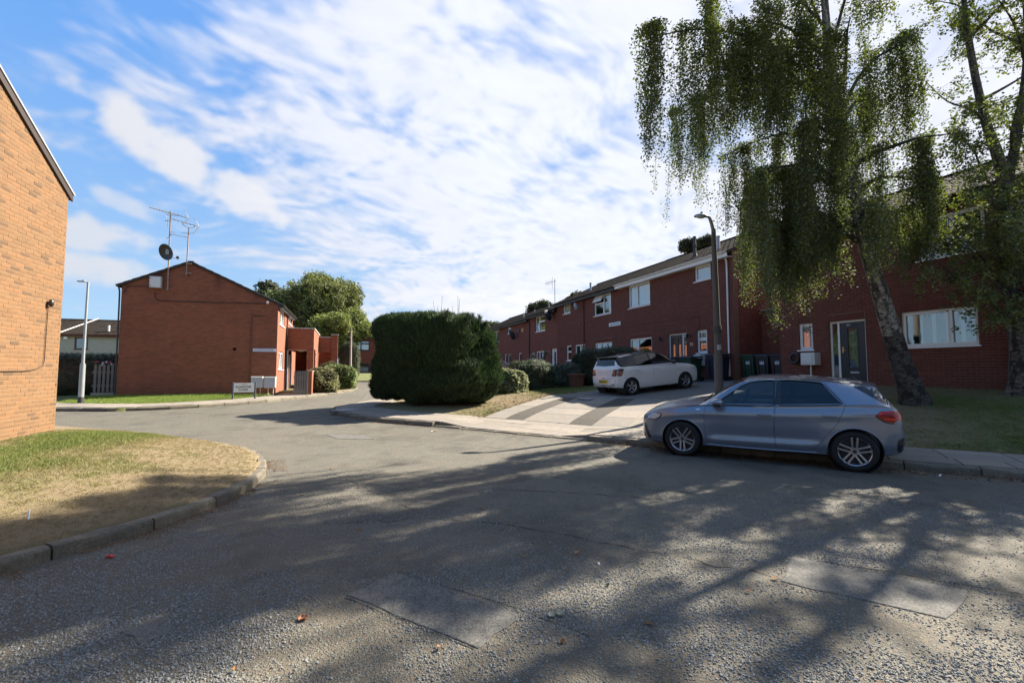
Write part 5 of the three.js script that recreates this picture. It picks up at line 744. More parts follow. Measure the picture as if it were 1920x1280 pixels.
  part('fog_light', k.patch([[-.06, .34], [.06, .34], [.06, .38], [-.06, .38]], 'rear', .012), M([.25, .02, .02], .3), car); part('roof_aerial', rod([X(3.2), 1.44, 0], [X(3.36), 1.6, 0], .006), blackTrim, car);
  part('cabin_floor', bx(X(3.5), .6, -.7, X(1.2), .64, .7), interior, car); part('dashboard', rbx(X(1.5), .7, -.7, X(1.12), .98, .7, .05), interior, car); seats(car, sp, [[X(2.1), -.36], [X(2.1), .36], [X(2.9), -.36], [X(2.9), .36]], M([.03, .03, .034], .8));
  const rim = { rim: M([.4, .41, .42], .3, { metalness: .85 }), twin: false, turn: .2 }; for (const s of sp.axles) for (const sg of [-1, 1]) wheel(car, X(s), sg * .755, sp.wr, .205, rim, sg);
  return car;
}
function park(car, rx, rz, dir, wb = 2.45) { // rear near-side (right) contact, heading
  const d = V(Math.cos(dir), 0, -Math.sin(dir)), fx = rx + d.x * wb, fz = rz + d.z * wb, y0 = H(rx, rz) + .022, y1 = H(fx, fz) + .022, q = new THREE.Quaternion().setFromAxisAngle(V(0, 1, 0), dir).multiply(new THREE.Quaternion().setFromAxisAngle(V(0, 0, 1), Math.atan2(y1 - y0, wb))); car.quaternion.copy(q); const c = V(-2.45, 0, .80).applyQuaternion(q); car.position.set(rx - c.x, y0 - c.y, rz - c.z);
}
park(hatch('white hatchback with black roof and yellow rear plate on the drive', MP([.58, .58, .57], .3, { clearcoat: 1, clearcoatRoughness: .03 }), MP([.005, .0055, .007], .12, { specularIntensity: .7 }), 'PK24 YYF'), 9.46, -13.69, .05);
// ================= TREES AND PLANTS =================
const leafM = (c, t = .45) => MP(c, .96, { transmission: t, thickness: 0, ior: 1.4, side: THREE.DoubleSide });
function leaf(L, w, fold) { const P = [0, 0, 0, w * .5, L * .42, fold, 0, L, 0, 0, 0, 0, 0, L, 0, -w * .5, L * .42, fold]; const g = new THREE.BufferGeometry(); g.setAttribute('position', new THREE.Float32BufferAttribute(P, 3)); return g; }
function sprig(n, L, w, len, spread, seed, tilt = 1.1) { const r = rng(seed), gs = []; for (let i = 0; i < n; i++) { const g = leaf(L * (.75 + r() * .5), w * (.8 + r() * .4), .006 * (r() - .5)); g.applyMatrix4(TRS((r() - .5) * spread, -len * (i + r()) / n, (r() - .5) * spread, (r() - .5) * 1.2 + tilt + 1.0, r() * 6.28, (r() - .5) * 1.2)); gs.push(g); } const g = mergeGeometries(gs); g.computeVertexNormals(); return g; }
const barkBirch = dtex(512, 1024, (u, v, o) => {
  const peel = fbm(u * 8, v * 48, 4, 8), scar = sstep(.60, .70, fbm(u * 8 + 3, v * 32 + 9, 3, 8)) * sstep(.3, .6, vn(u * 16, v * 128, 16)), rough = sstep(.52, .66, fbm(u * 8 + 7, v * 8, 4, 8)), b = .58 + (peel - .5) * .5;
  const d = clamp(scar + rough * .7, 0, 1) * .9; o[0] = mix(b, .2, d); o[1] = mix(b * .97, .185, d); o[2] = mix(b * .92, .165, d);
}, true);
const barkBump = dtex(256, 512, (u, v, o) => { o[0] = o[1] = o[2] = fbm(u * 8, v * 32, 4, 8) * .7 + .3 * fbm(u * 32, v * 8, 3, 8); });
const bark = M([.72, .70, .68], .9, { map: rept(barkBirch, 2, .35), bumpMap: rept(barkBump, 2, 1), bumpScale: .02 }), barkDark = M([.05, .042, .035], .95, { bumpMap: rept(barkBump, 2, 1), bumpScale: .02 });
const barkBase = M([.26, .24, .225], .95, { map: rept(barkBirch, 2, .9), bumpMap: rept(barkBump, 3, 1.5), bumpScale: .04 });
const barkGrey = M([.34, .30, .27], .92, { map: rept(barkBirch, 1.5, .5), bumpMap: rept(barkBump, 2, 1), bumpScale: .02 });
const mGreen = (r, lo, hi) => { const t = r(), c = new THREE.Color(); return c.setRGB(mix(lo[0], hi[0], t), mix(lo[1], hi[1], t), mix(lo[2], hi[2], t)); };
function trunkAt(path, h) { for (let i = 0; i + 1 < path.length; i++) if (path[i + 1][1] >= h) { const t = clamp((h - path[i][1]) / (path[i + 1][1] - path[i][1]), 0, 1); return path[i].map((v, k) => mix(v, path[i + 1][k], t)); } return path[path.length - 1]; }
// ---- weeping birch in front of the shaded house
{
  const base = [12.95, H(12.95, -7.08), -7.08], path = [[12.97, base[1] - .15, -7.08, .38], [12.88, base[1] + .25, -7.1, .27], [12.62, 1.75, -7.15, .22], [12.15, 3.2, -7.2, .18], [11.82, 4.35, -7.26, .16], [11.49, 5.6, -7.29, .155], [11.16, 7.15, -7.31, .13], [10.88, 8.8, -7.31, .10], [10.70, 10.5, -7.28, .075], [10.6, 12.4, -7.2, .045], [10.65, 14.6, -7.1, .012]];
  const t = thing('weeping_birch', 'tall weeping birch with leaning white trunk and hanging curtains of leaves', 'tree'); const r = rng(101);
  part('trunk_base', limb([...path.slice(0, 3), [12.39, 2.45, -7.17, .2]], 18, 5), barkBase, t); part('trunk', limb([[12.40, 2.42, -7.17, .199], ...path.slice(3)], 18, 5), bark, t);
  const limbs = [[8.0, [6.37, 9.02, -8.08], 1.7, 3.2, 84], [7.6, [7.56, 8.82, -8.09], 1.4, 2.9, 64], [8.9, [8.32, 9.53, -7.55], 1.4, 3.2, 56], [6.0, [8.07, 5.72, -7.46], 1.3, 3.5, 50], [5.5, [9.91, 6.47, -8.34], 1.6, 3.9, 50], [6.4, [8.89, 6.9, -6.68], 1.6, 3.4, 40], [6.8, [13.0, 7.47, -8.55], 1.4, 3, 44], [5.0, [10.19, 4.95, -6.53], .8, 1.8, 34], [5.8, [12.4, 6.05, -6.4], .8, 1.9, 46], [7.6, [12.8, 9.73, -6.55], 1.4, 3.6, 44], [9.2, [11.9, 12.44, -6.7], 1.4, 3.0, 38], [9.6, [9.48, 12.05, -7.61], 1.4, 3.4, 44], [9.8, [7.68, 10.84, -7.81], 1.8, 3.2, 46], [8.0, [9.79, 9.07, -6.09], 1.4, 3, 40], [11, [10.75, 15.0, -6.95], .8, 2.4, 26], [10.4, [9.48, 14.4, -7.95], 1.2, 2.8, 36], [10.4, [12.89, 14.6, -6.69], 1.2, 2.8, 36], [8.1, [12.29, 9.84, -8.86], 1.4, 3.2, 40], [7.4, [14.17, 9.08, -8.23], 1.2, 3, 36], [4.9, [13.5, 4.9, -6.66], .5, 1.1, 36], [4.6, [9.99, 5.1, -7.87], 1.0, 2.3, 42], [5.0, [9.2, 4.71, -8.41], 1.0, 2.5, 40], [7.0, [9.4, 7.4, -9.4], 1.4, 3.0, 46], [8.4, [8.2, 8.6, -10.2], 1.6, 3.2, 46], [6.2, [10.8, 6.6, -10.0], 1.4, 3.0, 44], [9.3, [10.2, 10.6, -9.6], 1.4, 3.0, 40], [6.4, [11.6, 6.4, -5.4], 1.2, 2.4, 36]];
  const twig = [], leaves = [], cols = [], lo = [.045, .075, .012], hi = [.15, .18, .03];
  for (const [h, e, a, b, n] of limbs) {
    const s = trunkAt(path, h), d = Math.hypot(e[0] - s[0], e[2] - s[2]), top = Math.max(s[1], e[1]) + .12 * d, r0 = clamp(s[3] * .5, .02, .075), pts = [[s[0], s[1], s[2], r0]];
    for (let k = 1; k <= 4; k++) { const f = k / 4; pts.push([mix(s[0], e[0], f) + (r() - .5) * .25 * (1 - f * .6), mix(s[1], e[1], Math.pow(f, .8)) + Math.sin(f * Math.PI) * .16 * d + (r() - .5) * .2, mix(s[2], e[2], f) + (r() - .5) * .25, mix(r0, .010, Math.pow(f, .7))]); }
    part('branch', limb(pts, 6, 4), barkDark, t);
    const c = new THREE.CatmullRomCurve3(pts.map(p => V(p[0], p[1], p[2])));
    const nc = 4 + (r() * 3 | 0), CL = []; for (let k = 0; k < nc; k++) { const w = r() * 6.28, o = .1 + r() * .42; CL.push([.26 + .76 * (k + .3 + r() * .5) / nc, Math.cos(w) * o, Math.sin(w) * o, .72 + r() * .4]); }
    const gs = () => (r() + r() + r() - 1.5) * .8;
    for (let k = 0; k < n * (e[1] > 11.5 ? .6 : e[1] > 8.7 ? 1.0 : 1.3); k++) {
      const cl = CL[Math.min(nc - 1, Math.pow(r(), .8) * nc | 0)], f = clamp(cl[0] + gs() * .07, .15, 1), p = c.getPoint(f), qx = cl[1] + gs() * .24, qz = cl[2] + gs() * .24, o = Math.hypot(qx, qz), q = V(p.x + qx, p.y + .05 + r() * .15 - o * .25, p.z + qz), L = mix(a, b, r()) * cl[3] * (.6 + .4 * f), ks = 5, S = [p, V(mix(p.x, q.x, .6), Math.max(p.y, q.y) + .06, mix(p.z, q.z, .6)), q]; let sx = (r() - .5) * .12, sz = (r() - .5) * .12; for (let i = 1; i <= ks; i++) S.push(V(q.x + sx * i * .6 + (r() - .5) * .05, q.y - L * i / ks, q.z + sz * i * .6 + (r() - .5) * .05));
      const cc = new THREE.CatmullRomCurve3(S), g = new THREE.TubeGeometry(cc, 9, .0035, 3, false); twig.push(g);
      const m = Math.ceil((L + o) * 15); for (let i = 0; i < m; i++) { const u = .18 + .82 * (i + r()) / m, z = cc.getPoint(Math.min(1, u)); leaves.push(TRS(z.x + (r() - .5) * .09, z.y, z.z + (r() - .5) * .09, (r() - .5) * .9, r() * 6.28, (r() - .5) * .9, .65 + r() * .6)); cols.push(mGreen(r, lo, hi)); }
    }
  }
  stuff(part('twigs', twig, barkDark, t)); mass('foliage', t, sprig(6, .052, .042, .17, .15, 3), leafM([1, 1, 1]), leaves, cols);
}
// ---- second birch at the right edge, upright
{
  const t = thing('birch_tree', 'upright loose birch at the right edge with dark forked trunk', 'tree'), r = rng(202), y0 = H(14.5, -5.95);
  const path = [[14.52, y0 - .15, -5.95, .22], [14.55, y0 + .4, -5.92, .15], [14.54, 2.3, -5.87, .13], [14.36, 4.0, -5.83, .12], [14.25, 5.2, -5.79, .11], [14.05, 6.4, -5.77, .11], [13.75, 7.3, -5.83, .085], [13.3, 9.4, -5.85, .06], [13.2, 12.2, -5.85, .012]];
  part('trunk', limb(path, 12, 4), barkGrey, t);
  const fork = [[14.2, 5.6, -5.78, .10], [14.6, 7.4, -5.6, .085], [14.9, 9.4, -5.5, .06], [14.95, 12.6, -5.6, .012]]; part('trunk_fork', limb(fork, 9, 4), barkDark, t);
  const ends = [[13.25, 9.73, -5.85], [14.62, 9.73, -5.89], [12.4, 8.31, -6.2], [12.3, 6.9, -5.81], [12.9, 5.67, -5.39], [12.5, 5.3, -6.31], [12.4, 4.6, -5.9], [13.17, 4.4, -5.29], [12.98, 3.4, -5.43], [15.15, 7.65, -5.3], [16.1, 9.4, -4.8], [16.2, 6.05, -5.0], [13.7, 11.9, -6], [13.5, 10.9, -6.6], [15.7, 8.5, -6.6], [13.2, 7.6, -4.9], [14.2, 6.2, -4.7], [15.4, 5.2, -5.0], [14.6, 11, -4.8], [12.7, 10, -5.2], [14.1, 3.9, -4.9], [15, 4.2, -5.3], [12.2, 5.1, -5.2], [11.9, 4.3, -6.2]];
  const leaves = [], cols = [], twig = [], lo = [.05, .08, .012], hi = [.165, .19, .03];
  ends.forEach((e, i) => {
    const hh = clamp(e[1] - Math.hypot(e[0] - 14.2, e[2] + 5.8) * .75, 2.6, 9.2), s = trunkAt(i % 2 && hh > 6 ? fork : path, hh), pts = [[s[0], s[1], s[2], Math.min(.05, s[3] * .55)]]; for (let k = 1; k <= 3; k++) { const f = k / 3; pts.push([mix(s[0], e[0], f) + (r() - .5) * .2, mix(s[1], e[1], f) + (r() - .5) * .2, mix(s[2], e[2], f) + (r() - .5) * .2, mix(.035, .006, f)]); } part('branch', limb(pts, 5, 3), barkDark, t);
    const c = new THREE.CatmullRomCurve3(pts.map(p => V(p[0], p[1], p[2])));
    for (let k = 0; k < (e[1] > 7 ? 17 : 26); k++) { const f = .35 + .65 * r(), p = c.getPoint(f), d = V(r() - .5, (r() - .62) * .9, r() - .5).normalize().multiplyScalar(.35 + r() * .75), q = p.clone().add(d); twig.push(rod(p, q, .005, .002, 3)); for (let j = 0; j < 11; j++) { const z = p.clone().lerp(q, .25 + .8 * r()).add(V((r() - .5) * .16, (r() - .5) * .16, (r() - .5) * .16)); leaves.push(TRS(z.x, z.y, z.z, (r() - .5) * 1.4, r() * 6.28, (r() - .5) * 1.4, .8 + r() * .5)); cols.push(mGreen(r, lo, hi)); } }
  });
  stuff(part('twigs', twig, barkDark, t)); mass('foliage', t, sprig(6, .058, .048, .13, .12, 8), leafM([1, 1, 1]), leaves, cols);
}
// ---- distant broadleaf trees: crown of leaf clumps on limbs
function broadleaf(name, label, x, z, trunkH, blobs, n, size, lo, hi, seed, group) {
  const y = Math.min(1.2, H(x, z)), t = thing(name, label, 'tree', [x, y, z], 0, group), r = rng(seed), L = [], cols = [];
  part('trunk', limb([[0, -.2, 0, size * 1.6], [0, trunkH * .5, 0, size * 1.1], [.1, trunkH, 0, size * .8]], 8, 2), barkDark, t); const br = []; for (const b of blobs) br.push(limb([[0, trunkH * .8, 0, size * .6], [b[0] * .5, mix(trunkH, b[1], .6), b[2] * .5, size * .4], [b[0], b[1], b[2], size * .12]], 5, 2)); part('branches', br, barkDark, t);
  const tot = blobs.reduce((s, b) => s + b[3] * b[3], 0);
  for (const b of blobs) for (let k = 0, m = n * b[3] * b[3] / tot; k < m; k++) { const d = V(r() - .5, r() - .5, r() - .5).normalize(), q = 1 - .55 * Math.pow(r(), 2.2), wob = .8 + .45 * fbm(d.x * 2 + b[0] + 9, d.y * 2 + d.z * 2 + b[1] + 9, 3); L.push(TRS(b[0] + d.x * b[3] * q * wob, b[1] + d.y * b[3] * .85 * q * wob, b[2] + d.z * b[3] * q * wob, (r() - .5) * 2, r() * 6.28, (r() - .5) * 2, .7 + r() * .6)); cols.push(mGreen(r, lo, hi)); }
  mass('foliage', t, sprig(7, size * .95, size * .8, size * 1.5, size * 1.6, seed), leafM([1, 1, 1], .3), L, cols); return t;
}
const oakBlobs = (R, h, n, seed, fl = .8) => { const r = rng(seed), a = []; for (let i = 0; i < n; i++) { const w = r() * 6.28, q = Math.sqrt(r()) * R * .78, y = h + (r() - .4) * R * fl * (1.2 - q / R * .7); a.push([Math.cos(w) * q, y, Math.sin(w) * q, R * (.26 + r() * .16)]); } return a; };
broadleaf('oak_tree', 'large round dark green tree rising behind the gabled house', -3.7, -67, 4, oakBlobs(6.6, 8.8, 26, 5), 15000, .26, [.06, .085, .02], [.19, .21, .05], 301);
broadleaf('leafy_tree', 'lighter yellow green tree in front of the large round tree', -.6, -59.5, 2, oakBlobs(4.1, 5.0, 16, 6, .95), 9000, .2, [.10, .14, .03], [.25, .28, .06], 302);
broadleaf('oak_tree', 'small dark tree top showing just above the sloping roof verge', -13.4, -84, 5, oakBlobs(4.5, 11.5, 8, 7), 2600, .3, [.02, .03, .01], [.05, .06, .02], 303);
broadleaf('garden_tree', 'dark pine like tree top behind the terrace roof step', 24.4, -54.5, 4, oakBlobs(2.6, 7.8, 9, 8), 2800, .2, [.02, .032, .012], [.05, .065, .02], 304);
broadleaf('garden_tree', 'round green tree top behind the far end of the terrace', 21.2, -72, 3.5, oakBlobs(3.4, 6.6, 9, 9), 2600, .24, [.03, .045, .015], [.07, .085, .025], 305);
broadleaf('garden_tree', 'tree tip showing over the ridge beside the white flue', 24.6, -26.7, 5, oakBlobs(1.5, 9.4, 7, 10), 2200, .12, [.02, .03, .01], [.05, .06, .02], 306);
broadleaf('garden_tree', 'leafy tree top behind the middle of the terrace ridge', 23.4, -42, 4, oakBlobs(2.0, 7.4, 7, 11), 1800, .18, [.05, .05, .02], [.10, .10, .035], 307);
// ---- hedges and bushes
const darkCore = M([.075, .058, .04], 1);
function clipped(name, label, cat, cx, cz, turn, hl, hw, hh, n, geo, lo, hi, seed, o = {}) { // rounded block of sprays
  const y = H(cx, cz), t = thing(name, label, cat, [cx, y - .05, cz], turn, o.group), r = rng(seed), L = [], cols = [], pw = o.pow || 3.2, f = o.core || .84, bump = o.bump ?? .16;
  const surf = (d) => { const k = Math.pow(Math.pow(Math.abs(d.x), pw) + Math.pow(Math.abs(d.y), pw) + Math.pow(Math.abs(d.z), pw), -1 / pw); return k; };
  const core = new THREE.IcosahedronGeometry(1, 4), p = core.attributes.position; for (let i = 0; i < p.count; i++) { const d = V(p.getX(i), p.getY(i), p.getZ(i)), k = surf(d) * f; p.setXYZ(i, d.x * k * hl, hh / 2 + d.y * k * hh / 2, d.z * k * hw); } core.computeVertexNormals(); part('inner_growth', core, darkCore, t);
  for (let i = 0; i < n; i++) { const d = V(r() * 2 - 1, r() * 2 - 1, r() * 2 - 1); const mx = Math.max(Math.abs(d.x), Math.abs(d.y), Math.abs(d.z)); if (mx < .02) continue; const ax = Math.abs(d.x) / mx; d.normalize(); const k0 = surf(d), w = 1 + bump * (fbm(d.x * hl * 1.6 + seed, d.y * hh + d.z * hw * 1.6 + 20, 4) - .5) * 2, k = k0 * w * (1 - .17 * r() * r()); const x = d.x * k * hl, yy = hh / 2 + d.y * k * hh / 2, z = d.z * k * hw; if (yy < .02) continue; const out = Math.atan2(d.x / hl, d.z / hw); L.push(TRS(x, yy, z, (o.lean ?? .5) * (1 - Math.max(0, d.y)) + (r() - .5) * .7, out + (r() - .5) * 1.4, (r() - .5) * .6, .7 + r() * .7)); cols.push(mGreen(r, lo, hi)); }
  mass('foliage', t, geo, leafM([1, 1, 1], .22), L, cols); return t;
}
const fan = (() => { const r = rng(6), gs = []; for (let i = 0; i < 9; i++) { const g = leaf(.13 + r() * .09, .022, 0); g.applyMatrix4(TRS((r() - .5) * .05, r() * .07, (r() - .5) * .05, .2 + r() * .4, r() * 6.28, (r() - .5) * .8)); gs.push(g); } const g = mergeGeometries(gs); g.computeVertexNormals(); return g; })();
const bigLeaf = sprig(6, .10, .07, .12, .2, 15, .4), bushLeaf = sprig(7, .07, .045, .12, .16, 12, .4), tinyLeaf = sprig(8, .045, .03, .1, .12, 13, .4);
{
  const t = clipped('conifer_hedge', 'big dark clipped conifer hedge standing on the street corner', 'hedge', 3.0, -16.98, -Math.atan2(.81, .58), 2.3, 1.16, 3.05, 52000, fan, [.018, .036, .011], [.055, .095, .024], 401, { pow: 4.4, lean: .35, bump: .27, core: .74 });
  const r = rng(77), L = [], cols = []; for (let k = 0; k < 70; k++) { const x = (r() * 2 - 1) * 2.15, z = (r() * 2 - 1) * 1.0, h = .10 + r() * .26 + (x < -1.4 ? .25 : 0); for (let i = 0; i < 16; i++) { const f = i / 16; L.push(TRS(x + (r() - .5) * .16 * (1 - f), 2.86 - Math.pow(Math.abs(x) / 2.4, 6) * .3 + h * f, z + (r() - .5) * .16 * (1 - f), (r() - .5) * .6, r() * 6.3, (r() - .5) * .6, .7 + r() * .4)); cols.push(mGreen(r, [.016, .03, .01], [.04, .066, .02])); } } mass('top_shoots', t, fan, leafM([1, 1, 1], .22), L, cols);
  const tw = []; for (let k = 0; k < 9; k++) { const x = -.1 + r() * 1.5, z = (r() - .5) * .6; tw.push(tube([[x, 2.85, z], [x + (r() - .5) * .1, 3.2, z], [x + (r() - .5) * .2, 3.5 + r() * .5, z]], .006, 6, 4)); } part('bare_twigs', tw, barkDark, t);
}
clipped('garden_bush', 'pale variegated bush lit by the sun beside the clipped conifer', 'bush', 6.55, -18.4, .4, .85, .8, 1.1, 2600, bigLeaf, [.10, .13, .03], [.36, .37, .17], 402, { pow: 2.3, bump: .3, core: .7 });
clipped('garden_bush', 'dark green rounded bush between the pale bush and the flowering one', 'bush', 8.05, -19.2, .2, 1.1, .9, 1.45, 2800, bushLeaf, [.025, .045, .014], [.10, .135, .05], 403, { pow: 2.4, bump: .35, core: .7 });
clipped('garden_bush', 'grey green bush overhanging the brown pot on the lawn', 'bush', 9.75, -18.9, .1, .95, .8, 1.2, 2400, bushLeaf, [.035, .05, .03], [.16, .19, .12], 404, { pow: 2.3, bump: .35, core: .7 });
clipped('garden_hedge', 'dark tall garden hedge beside the white car', 'hedge', 11.6, -18.6, -.1, 1.7, .7, 1.75, 6500, tinyLeaf, [.022, .036, .013], [.05, .07, .025], 405, { pow: 4 });
clipped('privet_hedge', 'dark shaded hedge behind the left street lamp', 'hedge', -12.3, -26.9, .02, 3.1, 1.0, 1.95, 11000, tinyLeaf, [.022, .036, .012], [.05, .068, .024], 406, { pow: 5 });
clipped('garden_shrub', 'rusty tipped shrub beside the picket gate', 'shrub', -1.15, -26.7, .2, .85, .8, 1.35, 2400, bigLeaf, [.07, .08, .022], [.19, .18, .05], 407, { pow: 2.3, bump: .35, core: .7 });
clipped('garden_shrub', 'bright green shrub beside the short lamp post', 'shrub', -.35, -29.8, .2, 1.0, .9, 1.55, 2400, bigLeaf, [.07, .12, .02], [.20, .25, .05], 408, { pow: 2.3, bump: .35, core: .7 });
clipped('garden_shrub', 'low green shrub at the foot of the porch wall', 'shrub', -1.0, -31.2, .2, .9, .8, 1.7, 2600, bushLeaf, [.035, .055, .012], [.09, .12, .03], 409, { pow: 2.2, bump: .35, core: .7 });
{ // ivy clad tree stem between wing and red house
  clipped('ivy_clump', 'tall dark ivy clump behind the lit brick pier', 'ivy', .15, -41, 0, .9, .8, 3.6, 3800, bushLeaf, [.025, .045, .012], [.06, .085, .022], 410, { pow: 2.6 });
}
{ // spiky cordyline with dead fronds
  const x = 10.4, z = -25, y = H(x, z), SC = 1.35, t = thing('cordyline', 'spiky palm like plant with bleached strap leaves before the terrace', 'plant', [x, y, z]), r = rng(55); t.scale.setScalar(SC); part('stem', [limb([[0, -.1, 0, .09], [.03, .6, 0, .07], [0, 1.1, 0, .06]], 7, 3), limb([[.02, .5, 0, .05], [.35, .9, .1, .045], [.6, 1.3, .1, .04]], 6, 3)], barkDark, t);
  const pale = [], green = []; for (const [cx, cy] of [[0, 1.1], [.6, 1.3]]) for (let k = 0; k < 34; k++) { const w = r() * 6.28, e = r() * 1.5 - .35, L = .45 + r() * .3, P = []; const d = V(Math.cos(w) * Math.cos(e), Math.sin(e), Math.sin(w) * Math.cos(e)), sd = V(-Math.sin(w), 0, Math.cos(w)); for (let i = 0; i <= 4; i++) { const f = i / 4, p = V(cx, cy, 0).addScaledVector(d, L * f).add(V(0, -.28 * f * f, 0)), ww = .018 * (1 - f * .9); P.push(p.clone().addScaledVector(sd, ww), p.clone().addScaledVector(sd, -ww)); } const g = new THREE.BufferGeometry(), A = [], I = []; P.forEach(p => A.push(p.x, p.y, p.z)); for (let i = 0; i < 4; i++) I.push(i * 2, i * 2 + 1, i * 2 + 2, i * 2 + 2, i * 2 + 1, i * 2 + 3); g.setAttribute('position', new THREE.Float32BufferAttribute(A, 3)); g.setIndex(I); (r() < .5 ? pale : green).push(g); } stuff(part('dead_fronds', pale, M([.42, .36, .26], .8), t)); stuff(part('fronds', green, M([.06, .09, .03], .7), t));
}
// ---- grass blades
const paved = (x, z, g) => { if (g.side === 'M') return g.d < 1.57 && x > -12; if (g.side !== 'R') return false; if (g.d < 1.52) return true; const u = crossU(x, z), w = crossW(x, z); return (u > -2.25 && u < 3.9 && w < 5.6) || (w >= 5.4 && z > -16.2 && z < -10.6 + (x - 8) * -.1 && x > 8.5); };
{
  const tuft = (n, h, seed, lean = .7) => { const r = rng(seed), gs = []; for (let i = 0; i < n; i++) { const g = leaf(h * (.6 + r() * .7), .005 + r() * .003, 0); g.applyMatrix4(TRS((r() - .5) * .07, 0, (r() - .5) * .07, (r() - .5) * lean * 2, r() * 6.28, (r() - .5) * lean * 2)); gs.push(g); } const g = mergeGeometries(gs); g.computeVertexNormals(); return g; };
  const field = (name, label, n, pick, geo, seed, sc, dry) => { const r = rng(seed), L = [], cols = [], c = new THREE.Color(); for (let k = 0; k < n; k++) { const [x, z] = pick(r), g = groundInfo(x, z); if (g.inside || g.d < .16 || paved(x, z, g)) continue; const gr = greenness(x, z, g), y = landH(x, z, g); if (r() > .35 + gr * .6) continue; const t = clamp(gr * 1.15 + (r() - .5) * .55 - (dry || 0), 0, 1), v = .75 + r() * .5; L.push(TRS(x, y - .006, z, 0, r() * 6.28, 0, sc * (.6 + r() * .8) * (.55 + gr * .5), sc * (.6 + r() * .8) * (.5 + gr * .55))); cols.push(c.setRGB(mix(STRAW[0], GREEN[0] * (g.side === 'M' ? 1.3 : 1), t) * v * 1.2, mix(STRAW[1], GREEN[1] * (g.side === 'M' ? 1.5 : 1), t) * v * 1.25, mix(STRAW[2], GREEN[2], t) * v).clone()); } const o = thing(name, label, 'grass'); o.userData.kind = 'stuff'; mass('blades', o, geo, leafM([1, 1, 1], .3), L, cols); };
  field('lawn_grass', 'short half dry grass on the corner lawn at the left', 52000, r => { const d = 2.6 + Math.pow(r(), 1.35) * 13, u = r(); return [mix(-5.4, -.9, u), -3.2 - Math.pow(r(), .9) * 9.9]; }, tuft(7, .055, 4, .8), 61, 1);
  field('verge_grass', 'bright green grass strip along the foot of the shaded gable', 15000, r => [mix(-10.4, -3.4, r()), mix(-24.9, -20.9, r())], tuft(7, .11, 5), 62, 1);
  field('lawn_grass', 'patchy yellow lawn between the clipped conifer and the drive', 20000, r => [mix(3.2, 12, r()), mix(-19, -12.2, r())], tuft(7, .06, 6, .8), 63, 1);
  field('bank_grass', 'shaded grass bank around the birch trunks', 22000, r => [mix(8.5, 15, r()), mix(-9.8, -2, r())], tuft(7, .07, 7, .8), 64, 1);
  field('verge_grass', 'dry grass on the rounded verge by the short lamp post', 7000, r => [mix(-3, .9, r()), mix(-36, -23.5, r())], tuft(7, .08, 8), 65, 1);
}
broadleaf('garden_tree', 'broad tree left of the road mouth, seen only mirrored in the wide window', -17.5, 4.5, 2.6, oakBlobs(3.8, 6.2, 13, 21), 6000, .2, [.04, .06, .014], [.12, .14, .035], 311);
// ================= STREET FURNITURE AND SMALL THINGS =================
const galv = M([.40, .43, .45], .45, { metalness: .55, map: grain }), oldConcrete = M([.115, .10, .088], .92, { map: grain, bumpMap: grainBump, bumpScale: .004 });
{ // old lamp post right of the drive
  const x = 10.4, z = -10.65, y = H(x, z), t = thing('street_lamp', 'tall weathered brown lamp post with bent arm, standing behind the grey car', 'street lamp', [x, y - .1, z]), a = V(-.94, 0, -.34);
  part('pole', limb([[0, 0, 0, .125], [0, 1.5, 0, .12], [0, 1.56, 0, .10], [-.02, 3.5, 0, .085], [-.04, 5.3, 0, .065]], 14, 4), oldConcrete, t);
  part('band', [new THREE.CylinderGeometry(.112, .112, .22, 14).translate(0, 2.25, 0)], M([.05, .048, .045], .8), t); part('plate', rbx(-.075, 1.65, .06, .02, 1.8, .115, .005), M([.35, .35, .34], .6), t);
  part('arm', limb([[-.04, 5.25, 0, .055], [-.07 + a.x * .05, 5.55, a.z * .05, .05], [a.x * .16, 5.68, a.z * .16, .045], [a.x * .28, 5.72, a.z * .28, .04]], 9, 5), M([.2, .19, .18], .6, { metalness: .4 }), t);
  const hd = new THREE.SphereGeometry(1, 16, 10, 0, 6.29, 0, 1.8).scale(.22, .08, .1).applyMatrix4(new THREE.Matrix4().makeRotationY(Math.atan2(-a.z, a.x))); part('lamp_head', [hd.translate(a.x * .40, 5.71, a.z * .40)], galv, t); part('photocell', new THREE.CylinderGeometry(.035, .04, .07, 10).translate(a.x * .38, 5.81, a.z * .38), M([.3, .3, .3], .5), t); part('lens', new THREE.SphereGeometry(1, 14, 6, 0, 6.29, 1.57, 1.57).scale(.16, .05, .085).translate(a.x * .42, 5.695, a.z * .42), M([.5, .5, .48], .3), t);
}
{ const x = -9.51, z = -22.0, y = H(x, z), t = thing('street_lamp', 'slim grey steel street lamp at the left in front of the dark hedge', 'street lamp', [x, y - .05, z]);
  part('pole', [limb([[0, 0, 0, .09], [0, 1.52, 0, .085], [0, 1.62, 0, .05], [.02, 4.72, 0, .038]], 12, 3), rod([.02, 4.68, 0], [-.12, 4.74, -.05], .022)], galv, t); part('painted_base', new THREE.CylinderGeometry(.095, .1, .3, 14).translate(0, .15, 0), M([.03, .03, .035], .6), t); part('lamp_head', rbx(-.33, 4.72, -.10, -.08, 4.77, .01, .015), galv, t); part('photocell', new THREE.CylinderGeometry(.025, .025, .05, 8).translate(-.16, 4.79, -.05), M([.2, .2, .2], .5), t); }
{ const x = .22, z = -31.0, y = H(x, z), t = thing('street_lamp', 'pale short concrete lamp column on the rounded verge before the red house', 'street lamp', [x, y - .05, z]); part('pole', [limb([[0, 0, 0, .10], [0, 1.1, 0, .095], [0, 1.2, 0, .075], [0, 3.75, 0, .05]], 10, 3)], M([.46, .40, .34], .85, { map: grain }), t); part('lamp_head', rbx(-.06, 3.74, -.02, .05, 3.8, .36, .015), galv, t); }
